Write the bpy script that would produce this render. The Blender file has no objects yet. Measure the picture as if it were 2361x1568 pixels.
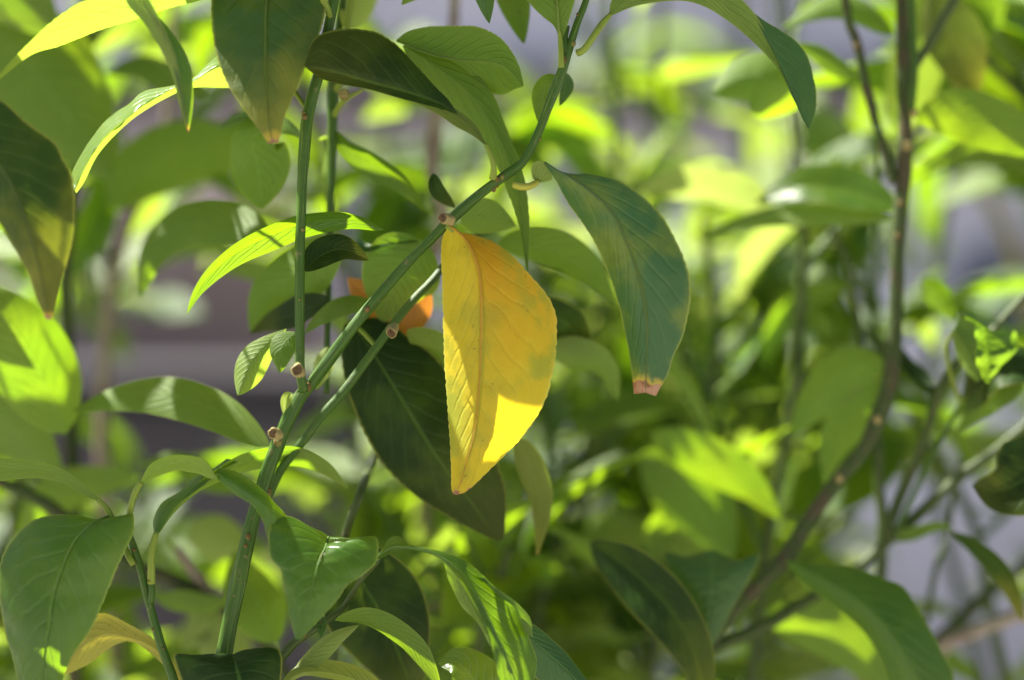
import bpy, math, random
from mathutils import Vector, Matrix, noise as mnoise
R_ = math.radians
sc = bpy.context.scene
# ------------------------------------------------------------------ camera, light, exposure
D, H = 0.75, 1.30                     # focus distance, eye height (metres)
K = 0.35 / 2360.0                     # metres per unit of the 2360-wide layout grid at focus distance
cam_d = bpy.data.cameras.new('camera'); cam = bpy.data.objects.new('camera', cam_d)
sc.collection.objects.link(cam); sc.camera = cam
cam.location = (0, -D, H); cam.rotation_euler = (R_(90), 0, 0)
cam_d.sensor_width = 36; cam_d.lens = 36 * D / 0.35
cam_d.clip_start = 0.02; cam_d.clip_end = 300
cam_d.dof.use_dof = True; cam_d.dof.focus_distance = D + 0.002; cam_d.dof.aperture_fstop = 2.5
SUN = Vector((-0.57, 0.24, 0.79)).normalized()
w = bpy.data.worlds.new('World'); sc.world = w; w.use_nodes = True
wn = w.node_tree.nodes; wl = w.node_tree.links
bg = wn['Background']; sky = wn.new('ShaderNodeTexSky'); sky.sky_type = 'NISHITA'; sky.sun_disc = False
sky.sun_elevation = math.asin(SUN.z); sky.sun_rotation = math.atan2(SUN.x, SUN.y)
sky.air_density = 1.0; sky.dust_density = 3.0
wl.new(sky.outputs[0], bg.inputs[0]); bg.inputs[1].default_value = 0.05
sl = bpy.data.lights.new('sun', 'SUN'); sl.energy = 5.0; sl.angle = R_(0.5); sl.color = (1, 0.95, 0.87)
sun = bpy.data.objects.new('sun', sl); sc.collection.objects.link(sun)
sun.rotation_euler = SUN.to_track_quat('Z', 'Y').to_euler()
sc.view_settings.view_transform = 'Standard'; sc.view_settings.look = 'None'
sc.view_settings.gamma = 1; sc.view_settings.use_curve_mapping = False
sc.view_settings.exposure = 2.12
sc.cycles.use_denoising = True
sc.cycles.max_bounces = 10; sc.cycles.transmission_bounces = 8; sc.cycles.diffuse_bounces = 6
COL = sc.collection

# ------------------------------------------------------------------ helpers
def dep(d): return d if d < 2.5 else 2.5 + (d - 2.5) * 1.6
def undep(d): return d if d < 2.5 else 2.5 + (d - 2.5) / 1.6

def P(x, y, d=0.0):
    """layout grid position and layout depth (about cm behind the focus plane) -> world point"""
    d = dep(d)
    s = (D + d / 100.0) / D
    return Vector(((x - 1180) * K * s, d / 100.0, H - (y - 784) * K * s))

def proj(p):
    s = (p.y + D) / D
    return (p.x / (K * s) + 1180, (H - p.z) / (K * s) + 784)

def lerp(a, b, t): return a + (b - a) * t
def sm(a, b, x):
    t = max(0, min(1, (x - a) / (b - a))); return t * t * (3 - 2 * t)

def resample(pts, n):
    """Catmull-Rom through pts (Vectors), n samples even in chord length"""
    if len(pts) == 1: return [pts[0].copy() for _ in range(n)]
    if len(pts) == 2: return [pts[0].lerp(pts[1], i / (n - 1)) for i in range(n)]
    q = [pts[0] * 2 - pts[1]] + list(pts) + [pts[-1] * 2 - pts[-2]]
    dense = []
    for i in range(1, len(q) - 2):
        for k in range(14):
            t = k / 14; a, b, c, d = q[i - 1], q[i], q[i + 1], q[i + 2]
            dense.append(0.5 * ((2 * b) + (c - a) * t + (2 * a - 5 * b + 4 * c - d) * t * t + (3 * b - a - 3 * c + d) * t ** 3))
    dense.append(q[-2])
    L = [0]
    for i in range(1, len(dense)): L.append(L[-1] + (dense[i] - dense[i - 1]).length)
    out = []; j = 0
    for i in range(n):
        s = L[-1] * i / (n - 1)
        while j < len(L) - 2 and L[j + 1] < s: j += 1
        f = (s - L[j]) / max(1e-9, L[j + 1] - L[j])
        out.append(dense[j].lerp(dense[j + 1], max(0, min(1, f))))
    return out

def link(name, me, mat, parent, origin=None):
    o = bpy.data.objects.new(name, me)
    if mat and not me.materials: me.materials.append(mat)
    COL.objects.link(o)
    if origin is not None: o.location = origin
    if parent:
        o.parent = parent
        base = Vector((0, 0, 0)); q = parent
        while q: base += q.location; q = q.parent
        o.location = (origin if origin is not None else Vector((0, 0, 0))) - base
    return o

def thing(name, label, cat, loc, group=None):
    o = bpy.data.objects.new(name, None); COL.objects.link(o); o.location = loc
    o.empty_display_size = 0.02
    o['label'] = label; o['category'] = cat
    if group: o['group'] = group
    return o

def mesh(name, vs, fs, uvs=None, origin=Vector((0, 0, 0)), smooth=True):
    me = bpy.data.meshes.new(name)
    me.from_pydata([tuple(v - origin) for v in vs], [], fs)
    if uvs:
        l = me.uv_layers.new(name='UVMap')
        for lp in me.loops: l.data[lp.index].uv = uvs[lp.vertex_index]
    if smooth: me.shade_smooth()
    me.update(); return me

# ---- tube: points (x, y, depth_cm, radius in grid units)
def tube_geo(pts, n=40, sides=12, seed=0, knob=0.06, ribs=0.0):
    c = resample([P(p[0], p[1], p[2]) for p in pts], n)
    rr = resample([Vector((p[3], 0, 0)) for p in pts], n) if False else None
    # radius follows the nearest authored parameter
    base = [P(p[0], p[1], p[2]) for p in pts]; acc = [0]
    for i in range(1, len(base)): acc.append(acc[-1] + (base[i] - base[i - 1]).length)
    vs, fs, uv = [], [], []; up = None; ln = 0
    for i in range(n):
        t = (c[min(i + 1, n - 1)] - c[max(i - 1, 0)]).normalized()
        if up is None: up = Vector((0, -1, 0)) if abs(t.y) < .9 else Vector((0, 0, 1))
        a = (up - t * up.dot(t)).normalized(); b = t.cross(a); up = a
        s = acc[-1] * i / (n - 1); j = 0
        while j < len(acc) - 2 and acc[j + 1] < s: j += 1
        f = (s - acc[j]) / max(1e-9, acc[j + 1] - acc[j])
        r = lerp(pts[j][3], pts[j + 1][3], max(0, min(1, f))) * K * (D + c[i].y) / D
        if i: ln += (c[i] - c[i - 1]).length
        for k in range(sides):
            an = 2 * math.pi * k / sides
            q = 1 + knob * .9 * mnoise.noise(Vector((seed * 2.7, 5.1, ln * 38))) + knob * mnoise.noise(Vector((math.cos(an) * 1.3 + seed, math.sin(an) * 1.3, ln * 90))) + ribs * .6 * math.cos(an * 5 + ln * 18)
            vs.append(c[i] + (a * math.cos(an) + b * math.sin(an)) * r * q); uv.append((k / sides, ln * 10))
    for i in range(n - 1):
        for k in range(sides):
            k2 = (k + 1) % sides
            fs.append((i * sides + k, i * sides + k2, (i + 1) * sides + k2, (i + 1) * sides + k))
    for e, i in ((0, 0), (1, n - 1)):
        vs.append(c[i].copy()); uv.append((0.5, 0)); ci = len(vs) - 1
        for k in range(sides):
            k2 = (k + 1) % sides
            fs.append((ci, i * sides + k2, i * sides + k) if e == 0 else (ci, i * sides + k, i * sides + k2))
    return vs, fs, uv, c[0]

STEMS = {}
def tube(name, pts, mat, parent, n=40, sides=12, seed=0, knob=0.06, ribs=0.0, label=None, k=1.0):
    if k != 1: pts = [(p[0], p[1], p[2], p[3] * k) for p in pts]
    vs, fs, uv, o0 = tube_geo(pts, n, sides, seed, knob, ribs)
    if name == 'stem' and parent:
        STEMS.setdefault(parent.name, []).extend((sum((vs[i * sides + q] for q in range(sides)), Vector()) / sides, (vs[i * sides] - vs[i * sides + sides // 2]).length / 2) for i in range(n))
    o = link(name, mesh(name, vs, fs, uv, o0), mat, parent, o0)
    if label: o['label'] = label
    return o

# ---- leaf patches
PRNG = random.Random(5)
def patch_geo(mid, le, re, n, m, face, camber, wav, serr, v0, v1, seed):
    """mid/le/re: resampled world rows, base -> tip"""
    vs, uv, fs = [], [], []
    wmax = max((le[i] - re[i]).length for i in range(n)) + 1e-9
    # decide handedness: the normal that belongs to the upper leaf surface
    acc = Vector((0, 0, 0))
    for i in range(n - 1):
        acc += (re[i] - le[i]).cross(mid[i + 1] - mid[i]) 
    view = (mid[n // 2] - Vector((0, -D, H))).normalized()
    tocam = acc.dot(view) < 0
    sgn = 1 if (tocam == (face == 'top')) else -1
    for i in range(n):
        t = i / (n - 1)
        T = (mid[min(i + 1, n - 1)] - mid[max(i - 1, 0)])
        for k in range(-m, m + 1):
            s = abs(k) / m; e = le[i] if k < 0 else re[i]
            p = mid[i].lerp(e, s)
            wv = (e - mid[i]); wl_ = wv.length
            N = (re[i] - le[i]).cross(T)
            if N.length > 1e-12: N.normalize()
            N *= sgn
            env = math.sin(math.pi * min(1, max(0, t))) ** .5 if 0 < t < 1 else 0
            p = p + N * (camber * 4 * s * (1 - s) * wl_)
            side = -1 if k < 0 else 1
            und = mnoise.noise(Vector((t * 5.0 + seed * 3.1, side * 3.0 + seed, s * .8)))
            p = p + N * (wav * wmax * und * s * env)
            fine = mnoise.noise(Vector((t * 16.0 + seed, side * 2.0 + s * 3.0, seed * 1.7)))
            p = p + N * (0.012 * wmax * fine * env)
            if serr and k != 0 and s > .99 and wl_ > 1e-5:
                ph = t * 34 + seed
                p = p + wv.normalized() * serr * (abs(math.sin(math.pi * ph)) - .5 + .5 * mnoise.noise(Vector((t * 25, side, seed)))) * env
            vs.append(p); uv.append((0.5 + 0.5 * k / m, lerp(v0, v1, t)))
    W = 2 * m + 1
    for i in range(n - 1):
        for k in range(W - 1):
            a = i * W + k; q = (a, a + 1, a + W + 1, a + W)
            fs.append(q if sgn > 0 else q[::-1])
    return vs, uv, fs

def geo_to_leaf(name, patches, mat, parent, label):
    VS, UV, FS = [], [], []
    for vs, uv, fs in patches:
        o = len(VS); VS += vs; UV += uv; FS += [tuple(i + o for i in f) for f in fs]
    o0 = VS[len(patches[0][0]) and (len(patches[0][0]) * 0)]
    ob = link(name, mesh(name, VS, FS, UV, o0), mat, parent, o0)
    if label: ob['label'] = label
    return ob

def dlist(pts, d):
    out = []
    n = len(pts)
    for i, p in enumerate(pts):
        if len(p) > 2: dd = p[2]
        elif isinstance(d, (tuple, list)):
            t = i / max(1, n - 1) * (len(d) - 1); j = min(int(t), len(d) - 2); dd = lerp(d[j], d[j + 1], t - j)
        else: dd = d
        out.append((p[0], p[1], dd))
    return out

def E(parent, mat, patches, label=None, d=0, dl=0.6, dr=0.6, n=64, m=5, camber=0.06, wav=0.03, serr=0.00035, pet=None, rib=False, petmat=None):
    """leaf from its outline; patches = [(face, mid, left, right, v0, v1, opts)]"""
    gs = []; first = None
    seed = PRNG.random() * 50
    for pt in patches:
        face, mid, le, re = pt[:4]; v0, v1 = pt[4:6] if len(pt) > 5 else (0, 1); op = pt[6] if len(pt) > 6 else {}
        dd = op.get('d', d)
        M = resample([P(*p) for p in dlist(mid, dd)], n)
        rows = []
        for ed, off in ((le, op.get('dl', dl)), (re, op.get('dr', dr))):
            Ed = resample([P(*p) for p in dlist(ed, dd)], n)
            wm = max((Ed[i] - M[i]).length for i in range(n)) + 1e-9
            q = []
            for i in range(n):
                e2 = proj(Ed[i]); oo = off * (Ed[i] - M[i]).length / wm
                q.append(P(e2[0], e2[1], undep(M[i].y * 100 + oo)))
            rows.append(q)
        gs.append(patch_geo(M, rows[0], rows[1], n, m, face, op.get('camber', camber), op.get('wav', wav), op.get('serr', serr), v0, v1, seed))
        if first is None: first = M
    ob = geo_to_leaf('leaf', gs, MAT[mat], parent, label)
    if rib:
        ridge = []
        for i in range(0, n, 3):
            q = proj(first[i]); ridge.append((q[0], q[1], undep(first[i].y * 100 - 0.04), rib * (1 - .75 * i / n)))
        tube('midrib', ridge, MAT['rib_' + mat] if ('rib_' + mat) in MAT else MAT['petiole'], ob, n=40, sides=6, knob=.15)
    if pet: tube('petiole', pet, MAT[petmat or 'petiole'], ob, n=18, sides=10, seed=seed, knob=.12)
    return ob

def prof(t, pk=0.42):
    # lanceolate citrus blade: pointed base, widest near pk, drawn-out blunt tip
    a = math.log(.5) / math.log(pk); x = t ** a
    return max(0.0, math.sin(math.pi * x)) ** 0.82 * (1 - .12 * t) + 0.02 * (1 - t)

def S(parent, mat, pts, width, d=0, face='top', roll=0, fold=14, label=None, n=30, m=4, pk=0.42, wav=0.05, camber=0.05, pet=None, serr=0.0, petmat=None, name='leaf'):
    """leaf from its midrib; width in grid units, roll in degrees about the midrib (number or pair)"""
    M = resample([P(*p) for p in dlist(pts, d)], n); seed = PRNG.random() * 50
    r0, r1 = roll if isinstance(roll, tuple) else (roll, roll)
    L, Rr = [], []
    for i in range(n):
        t = i / (n - 1); T = (M[min(i + 1, n - 1)] - M[max(i - 1, 0)]).normalized()
        view = (M[i] - Vector((0, -D, H))).normalized()
        side = T.cross(view).normalized(); nn = side.cross(T).normalized()
        if nn.dot(view) > 0: nn = -nn        # toward the viewer
        q = Matrix.Rotation(R_(lerp(r0, r1, t)), 3, T); side = q @ side; nn = q @ nn
        up = nn if face == 'top' else -nn
        wd = width * .5 * prof(t, pk) * K * (D + M[i].y) / D
        f = R_(fold)
        L.append(M[i] - side * wd * math.cos(f) + up * wd * math.sin(f)); Rr.append(M[i] + side * wd * math.cos(f) + up * wd * math.sin(f))
    # handedness from roll-free frame
    vs, uv, fs = patch_geo(M, L, Rr, n, m, 'top', camber, wav, serr, 0, 1, seed)
    # fix winding explicitly against the known upper normal
    a, b, c = (vs[i] for i in fs[len(fs) // 2][:3]); fn = (b - a).cross(c - a)
    i = n // 2; T = (M[i + 1] - M[i - 1]).normalized(); view = (M[i] - Vector((0, -D, H))).normalized()
    nn = -view; nn = (nn - T * nn.dot(T)).normalized(); nn = Matrix.Rotation(R_(lerp(r0, r1, .5)), 3, T) @ nn
    if face != 'top': nn = -nn
    if fn.dot(nn) < 0: fs = [f[::-1] for f in fs]
    ob = geo_to_leaf(name, [(vs, uv, fs)], MAT[mat], parent, label)
    if pet: tube('petiole', pet, MAT[petmat or 'petiole'], ob, n=12, sides=8, seed=seed, knob=.12)
    return ob

def lump(name, x, y, d, r, mat, parent, sx=1, sz=1, seed=0, rough=.35, label=None):
    """a small knobbly bud or scar"""
    c = P(x, y, d); rr = r * K * .78; vs, fs = [], []; A, B = 12, 8
    if parent and parent.name in STEMS:          # seat the bud on the bark
        s_, sr = min(STEMS[parent.name], key=lambda q: (q[0] - c).length)
        dv = c - s_
        if dv.length > sr * .98: c = s_ + dv.normalized() * sr * .98
    for i in range(B + 1):
        th = math.pi * i / B
        for k in range(A):
            ph = 2 * math.pi * k / A
            v = Vector((math.sin(th) * math.cos(ph), math.sin(th) * math.sin(ph), math.cos(th)))
            q = 1 + rough * mnoise.noise(v * 2.2 + Vector((seed * 3.3 + x, 0, 0)))
            vs.append(c + Vector((v.x * sx, v.y, v.z * sz)) * rr * q)
    for i in range(B):
        for k in range(A): fs.append((i * A + k, (i + 1) * A + k, (i + 1) * A + (k + 1) % A, i * A + (k + 1) % A))
    o = link(name, mesh(name, vs, fs, [(0, 0)] * len(vs), c), mat, parent, c)
    if label: o['label'] = label
    return o

def stub(x, y, d, r, direction, length, parent, mat='twig_tan', end='cut_end', label=None):
    """pruned side shoot: short collar with a dished, darker cut face"""
    c = P(x, y, d); dv = Vector(direction).normalized(); a = dv.orthogonal().normalized(); b = dv.cross(a)
    rr = r * K; vs, fs = [], []; S_ = 16
    rings = [(-.6, .95), (-.1, .92), (.35, .90), (.75, .98), (.95, .95), (1.0, .78)]
    for z, q in rings:
        for k in range(S_):
            an = 2 * math.pi * k / S_; w_ = 1 + .34 * mnoise.noise(Vector((math.cos(an) * 1.6 + x, math.sin(an) * 1.6, z * 2)))
            vs.append(c + dv * ((z + max(0, z) * .35 * mnoise.noise(Vector((math.cos(an) + y, math.sin(an), 3)))) * length * K) + (a * math.cos(an) + b * math.sin(an)) * rr * q * w_)
    for i in range(len(rings) - 1):
        for k in range(S_): fs.append((i * S_ + k, i * S_ + (k + 1) % S_, (i + 1) * S_ + (k + 1) % S_, (i + 1) * S_ + k))
    o = link('twig_stub', mesh('twig_stub', vs, fs, [(0, 0)] * len(vs), c), MAT[mat], parent, c)
    if label: o['label'] = label
    vs, fs = [], []
    for z, q in ((1.0, .80), (.93, .6), (.88, .3), (.98, .08)):
        for k in range(S_):
            an = 2 * math.pi * k / S_; w_ = 1 + .34 * mnoise.noise(Vector((math.cos(an) * 1.6 + x, math.sin(an) * 1.6, 2)))
            vs.append(c + dv * ((z + .35 * mnoise.noise(Vector((math.cos(an) + y, math.sin(an), 3)))) * length * K) + (a * math.cos(an) + b * math.sin(an)) * rr * q * w_)
    for i in range(3):
        for k in range(S_): fs.append((i * S_ + k, i * S_ + (k + 1) % S_, (i + 1) * S_ + (k + 1) % S_, (i + 1) * S_ + k))
    fs.append(tuple(3 * S_ + k for k in range(S_)))
    link('cut_face', mesh('cut_face', vs, fs, [(0, 0)] * len(vs), c), MAT[end], o, c)
    return o

# ------------------------------------------------------------------ materials
MAT = {}
class NT:
    def __init__(s, name):
        s.m = bpy.data.materials.new(name); s.m.use_nodes = True; s.t = s.m.node_tree; s.t.nodes.clear()
        s.out = s.n('OutputMaterial')
    def n(s, k): return s.t.nodes.new('ShaderNode' + k)
    def put(s, sock, v):
        if hasattr(v, 'links'): s.t.links.new(v, sock)
        else:
            if isinstance(v, tuple) and len(v) == 3 and len(sock.default_value) == 4: v = v + (1,)
            sock.default_value = v
    def math(s, op, a, b=0.0, c=0.0, clamp=False):
        n = s.n('Math'); n.operation = op; n.use_clamp = clamp
        s.put(n.inputs[0], a); s.put(n.inputs[1], b)
        if op in ('MULTIPLY_ADD', 'SMOOTH_MIN'): s.put(n.inputs[2], c)
        return n.outputs[0]
    def step(s, x, a, b, lo=0.0, hi=1.0):
        n = s.n('MapRange'); n.interpolation_type = 'SMOOTHSTEP'
        s.put(n.inputs[0], x); s.put(n.inputs[1], a); s.put(n.inputs[2], b); s.put(n.inputs[3], lo); s.put(n.inputs[4], hi)
        return n.outputs[0]
    def mix(s, f, a, b, mode='MIX'):
        n = s.n('Mix'); n.data_type = 'RGBA'; n.blend_type = mode
        s.put(n.inputs[0], f); s.put(n.inputs[6], a); s.put(n.inputs[7], b); return n.outputs[2]
    def noise(s, vec, scale, detail=3, rough=.5):
        n = s.n('TexNoise'); s.put(n.inputs['Vector'], vec); n.inputs['Scale'].default_value = scale
        n.inputs['Detail'].default_value = detail; n.inputs['Roughness'].default_value = rough; return n.outputs[0]

def leafmat(key, top, under, trans, mottle=None, mot=.5, tf=.5, rough=.36, tip=0.0, veins=.35, specks=0.0, edge=.45, edgecol=(.32, .34, .05), spec=.5, yel=0.0, tipcol=(.22, .085, .03)):
    g = NT('leaf_' + key); t = g.n('TexCoord'); oi = g.n('ObjectInfo')
    rnd = oi.outputs['Random']
    vm = g.n('VectorMath'); vm.operation = 'ADD'; g.put(vm.inputs[0], t.outputs['Object'])
    cx = g.n('CombineXYZ'); g.put(cx.inputs[0], g.math('MULTIPLY', rnd, 3.7)); g.put(cx.inputs[1], rnd); g.put(vm.inputs[1], cx.outputs[0])
    co = vm.outputs[0]
    uv = g.n('UVMap'); uv.uv_map = 'UVMap'; sx = g.n('SeparateXYZ'); g.put(sx.inputs[0], uv.outputs[0])
    u, v = sx.outputs[0], sx.outputs[1]
    au = g.math('ABSOLUTE', g.math('MULTIPLY_ADD', u, 2.0, -1.0))
    n1 = g.noise(co, 46, 4, .55); n2 = g.noise(co, 1100, 2); n3 = g.noise(co, 230, 4, .6)
    vphase = g.math('SUBTRACT', g.math('MULTIPLY', v, 11.0), g.math('MULTIPLY', au, 3.0))
    vphase = g.math('ADD', vphase, g.math('MULTIPLY', n1, 1.4))
    vein = g.math('POWER', g.math('MULTIPLY_ADD', g.math('COSINE', g.math('MULTIPLY', vphase, 6.2832)), .5, .5), 9.0)
    vein = g.math('MULTIPLY', vein, g.step(au, 1.0, .55))
    midl = g.step(au, .055, .015)
    mcol = mottle or tuple(c * 1.6 for c in top)
    f = g.math('MULTIPLY', g.step(n1, .42, .62), mot)
    tc = g.mix(f, top, mcol)
    tc = g.mix(g.math('MULTIPLY', g.step(n3, .45, .7), .35), tc, tuple(c * .7 for c in top))
    tc = g.mix(g.math('MULTIPLY', vein, veins), tc, tuple(min(1, c * 1.5 + .02) for c in mcol))
    tc = g.mix(g.math('MULTIPLY', midl, .75), tc, tuple(min(1, c * 1.5 + .008) for c in mcol))
    uc = g.mix(g.math('MULTIPLY', g.step(n3, .4, .7), .3), under, tuple(c * .75 for c in under))
    uc = g.mix(g.math('MULTIPLY', midl, .5), uc, tuple(min(1, c * 1.35 + .03) for c in under))
    gm = g.n('NewGeometry'); bf = gm.outputs['Backfacing']
    base = g.mix(bf, tc, uc)
    base = g.mix(g.math('MULTIPLY', g.step(au, .945, .99), edge), base, edgecol)
    # per leaf brightness
    jit = g.math('MULTIPLY_ADD', rnd, .5, .75)
    cj = g.n('CombineXYZ'); [g.put(cj.inputs[i], jit) for i in range(3)]
    base = g.mix(1.0, base, cj.outputs[0], 'MULTIPLY')
    tr = g.mix(g.math('MULTIPLY', g.step(n1, .38, .66), .6), trans, tuple(min(1, c * f_) for c, f_ in zip(trans, (1.35, 1.12, .8))))
    tr = g.mix(g.math('MULTIPLY', vein, .25), tr, tuple(c * .6 for c in trans))
    if key == 'yellow':      # more orange near the stalk, on the right half only
        fo = g.math('MULTIPLY', g.step(g.math('ADD', v, g.math('MULTIPLY', g.math('SUBTRACT', n1, .5), .5)), .62, .12), g.step(u, .40, .60))
        base = g.mix(g.math('MULTIPLY', fo, .8), base, (.50, .27, .008)); tr = g.mix(fo, tr, (.95, .44, .003))
        fg = g.math('MULTIPLY', g.step(n1, .47, .60), g.step(au, .25, .95)); base = g.mix(g.math('MULTIPLY', fg, .55), base, (.20, .26, .03)); tr = g.mix(g.math('MULTIPLY', fg, .6), tr, (.50, .55, .02))
    if yel:
        fy = g.math('MULTIPLY', g.step(g.math('ADD', v, g.math('MULTIPLY', g.math('SUBTRACT', n1, .5), .7)), .45, .95), yel)
        base = g.mix(fy, base, (.25, .23, .03)); tr = g.mix(fy, tr, (.6, .5, .03))
    if tip:
        vv = g.math('ADD', g.math('ADD', v, g.math('MULTIPLY', g.math('SUBTRACT', n3, .5), .10)), g.math('MULTIPLY_ADD', rnd, .03, -.015)); vv = g.math('ADD', vv, g.math('MULTIPLY', g.math('SUBTRACT', n1, .5), .12))
        f1 = g.math('MULTIPLY', g.step(vv, 1 - .16 * tip, 1 - .06 * tip), .85); base = g.mix(f1, base, (.45, .33, .04)); tr = g.mix(f1, tr, (.7, .5, .04))
        f2 = g.step(vv, 1 - .055 * tip, 1 - .04 * tip); base = g.mix(f2, base, g.mix(g.step(n3, .42, .62), tipcol, (.42, .24, .13))); tr = g.mix(f2, tr, (.28, .08, .03))
    if specks:
        sp = g.math('MULTIPLY', g.step(g.noise(co, 620, 3, .75), .63, .70), g.step(n1, .44, .56)); sp = g.math('MULTIPLY', sp, specks)
        base = g.mix(sp, base, (.05, .04, .015)); tr = g.mix(sp, tr, (.1, .08, .02))
    bump = g.n('Bump'); bump.inputs['Strength'].default_value = .6; bump.inputs['Distance'].default_value = .0005
    h = g.math('ADD', g.math('MULTIPLY', n2, .30), g.math('MULTIPLY', n3, .5)); h = g.math('SUBTRACT', h, g.math('MULTIPLY', vein, .6)); h = g.math('SUBTRACT', h, g.math('MULTIPLY', midl, 1.0))
    g.put(bump.inputs['Height'], h)
    pb = g.n('BsdfPrincipled'); g.put(pb.inputs['Base Color'], base)
    g.put(pb.inputs['Roughness'], g.math('ADD', g.math('MULTIPLY', bf, .3), g.math('MULTIPLY_ADD', n3, .16, rough - .06)))
    pb.inputs['Specular IOR Level'].default_value = spec
    g.put(pb.inputs['Normal'], bump.outputs[0])
    tl = g.n('BsdfTranslucent'); g.put(tl.inputs[0], tr); g.put(tl.inputs['Normal'], bump.outputs[0])
    ms = g.n('MixShader'); ms.inputs[0].default_value = tf
    g.put(ms.inputs[1], pb.outputs[0]); g.put(ms.inputs[2], tl.outputs[0]); g.put(g.out.inputs[0], ms.outputs[0])
    MAT[key] = g.m

leafmat('green', (.020, .064, .004), (.13, .19, .030), (.24, .44, .006), mottle=(.050, .105, .006), tf=.42, rough=.34, spec=.42, veins=.26, specks=.6)
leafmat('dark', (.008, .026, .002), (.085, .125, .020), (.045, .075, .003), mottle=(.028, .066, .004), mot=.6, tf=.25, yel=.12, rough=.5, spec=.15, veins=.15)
leafmat('teal', (.026, .080, .028), (.15, .20, .04), (.16, .29, .012), mottle=(.12, .155, .018), mot=.8, tf=.36, rough=.40, tip=.36, edge=.6, veins=.05, spec=.35)  # teal kinds: bluish top colour stands in for sky reflected off the wax
leafmat('tealclean', (.024, .075, .022), (.13, .19, .03), (.16, .30, .010), mottle=(.05, .11, .02), tf=.38, rough=.4, edge=.7, veins=.2, spec=.35)
leafmat('olive', (.030, .078, .004), (.095, .165, .018), (.27, .45, .008), mottle=(.075, .125, .006), tf=.47, rough=.35, spec=.42, veins=.3, specks=.55)
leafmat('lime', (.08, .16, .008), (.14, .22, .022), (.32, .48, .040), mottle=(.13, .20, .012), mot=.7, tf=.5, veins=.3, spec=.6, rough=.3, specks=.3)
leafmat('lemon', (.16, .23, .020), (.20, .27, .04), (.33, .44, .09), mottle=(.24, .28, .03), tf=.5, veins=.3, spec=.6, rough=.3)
leafmat('mottled', (.014, .042, .007), (.12, .15, .03), (.12, .19, .006), mottle=(.055, .085, .006), mot=.75, tf=.33, tip=.34, yel=.4, edge=.8, veins=.18, rough=.5, spec=.18)
leafmat('hanging', (.022, .064, .012), (.14, .18, .05), (.17, .27, .006), mottle=(.070, .105, .008), mot=.75, tf=.38, tip=.4, yel=.5, edge=.8, veins=.10, spec=.4, rough=.38)
leafmat('yellow', (.50, .40, .016), (.38, .33, .04), (.64, .47, .010), mottle=(.24, .27, .025), mot=.8, tf=.5, rough=.55, spec=.3, tip=.3, specks=.9, veins=.12, edge=.6, edgecol=(.5, .52, .10), tipcol=(.35, .10, .02))
leafmat('fading', (.34, .31, .03), (.24, .24, .05), (.58, .50, .02), mottle=(.24, .28, .03), mot=.7, tf=.48, veins=.2, specks=.6)
leafmat('orange', (.42, .17, .02), (.40, .18, .03), (.70, .25, .02), tf=.4, mottle=(.45, .24, .03))

def stemmat(key, a, b, streak, rough=.5, bark=0.0, barkcol=(.16, .12, .085), sss=0):
    g = NT('stem_' + key); t = g.n('TexCoord'); uv = g.n('UVMap'); uv.uv_map = 'UVMap'
    mp = g.n('Mapping'); g.put(mp.inputs[0], uv.outputs[0]); mp.inputs['Scale'].default_value = (22, 5, 1)
    ns = g.noise(mp.outputs[0], 1.0, 4, .6); n2 = g.noise(t.outputs['Object'], 60, 4, .6); n3 = g.noise(t.outputs['Object'], 900, 3)
    c = g.mix(g.step(ns, .35, .65), a, b); c = g.mix(g.math('MULTIPLY', g.step(ns, .58, .68), .75), c, streak)
    n4 = g.noise(t.outputs['Object'], 330, 4, .7); c = g.mix(g.math('MULTIPLY', g.step(n4, .60, .68), .6), c, (.16, .12, .05))
    c = g.mix(g.math('MULTIPLY', g.step(n3, .6, .72), .35), c, tuple(x * .5 for x in a))
    if bark: c = g.mix(g.math('MULTIPLY', g.step(g.math('ADD', n2, g.math('MULTIPLY', ns, .25)), .70 - bark * .35, .80 - bark * .3), .95), c, barkcol)
    bp = g.n('Bump'); bp.inputs['Strength'].default_value = .6; bp.inputs['Distance'].default_value = .0005
    g.put(bp.inputs['Height'], g.math('ADD', g.math('MULTIPLY', ns, .8), g.math('MULTIPLY', n3, .3)))
    pb = g.n('BsdfPrincipled'); g.put(pb.inputs['Base Color'], c); pb.inputs['Roughness'].default_value = rough; pb.inputs['Specular IOR Level'].default_value = .25; g.put(pb.inputs['Normal'], bp.outputs[0])
    g.put(g.out.inputs[0], pb.outputs[0]); MAT[key] = g.m
stemmat('stem', (.022, .062, .003), (.045, .100, .005), (.13, .17, .025), rough=.45)
stemmat('stem_dark', (.025, .045, .006), (.05, .075, .010), (.11, .12, .035))
stemmat('stem_bark', (.022, .040, .006), (.045, .065, .012), (.10, .10, .04), bark=.2, rough=.7, barkcol=(.055, .045, .018))
stemmat('bark', (.16, .13, .085), (.30, .26, .18), (.42, .38, .28), bark=.3, rough=.8)  # colour lightened so that this bark looks sunlit
stemmat('petiole', (.12, .18, .015), (.20, .25, .025), (.30, .33, .06))
stemmat('petiole_yellow', (.26, .27, .03), (.36, .34, .04), (.42, .40, .08))
stemmat('rib_yellow', (.40, .20, .015), (.50, .26, .02), (.16, .08, .02))
stemmat('rib_green', (.07, .14, .02), (.09, .16, .03), (.11, .18, .04))
stemmat('rib_mottled', (.06, .09, .03), (.08, .11, .03), (.1, .13, .04))
stemmat('rib_olive', (.10, .15, .02), (.12, .17, .025), (.13, .18, .03))
stemmat('rib_teal', (.05, .10, .03), (.08, .13, .03), (.10, .15, .04))
stemmat('rib_hanging', (.06, .10, .02), (.09, .13, .03), (.11, .15, .03))
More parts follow.
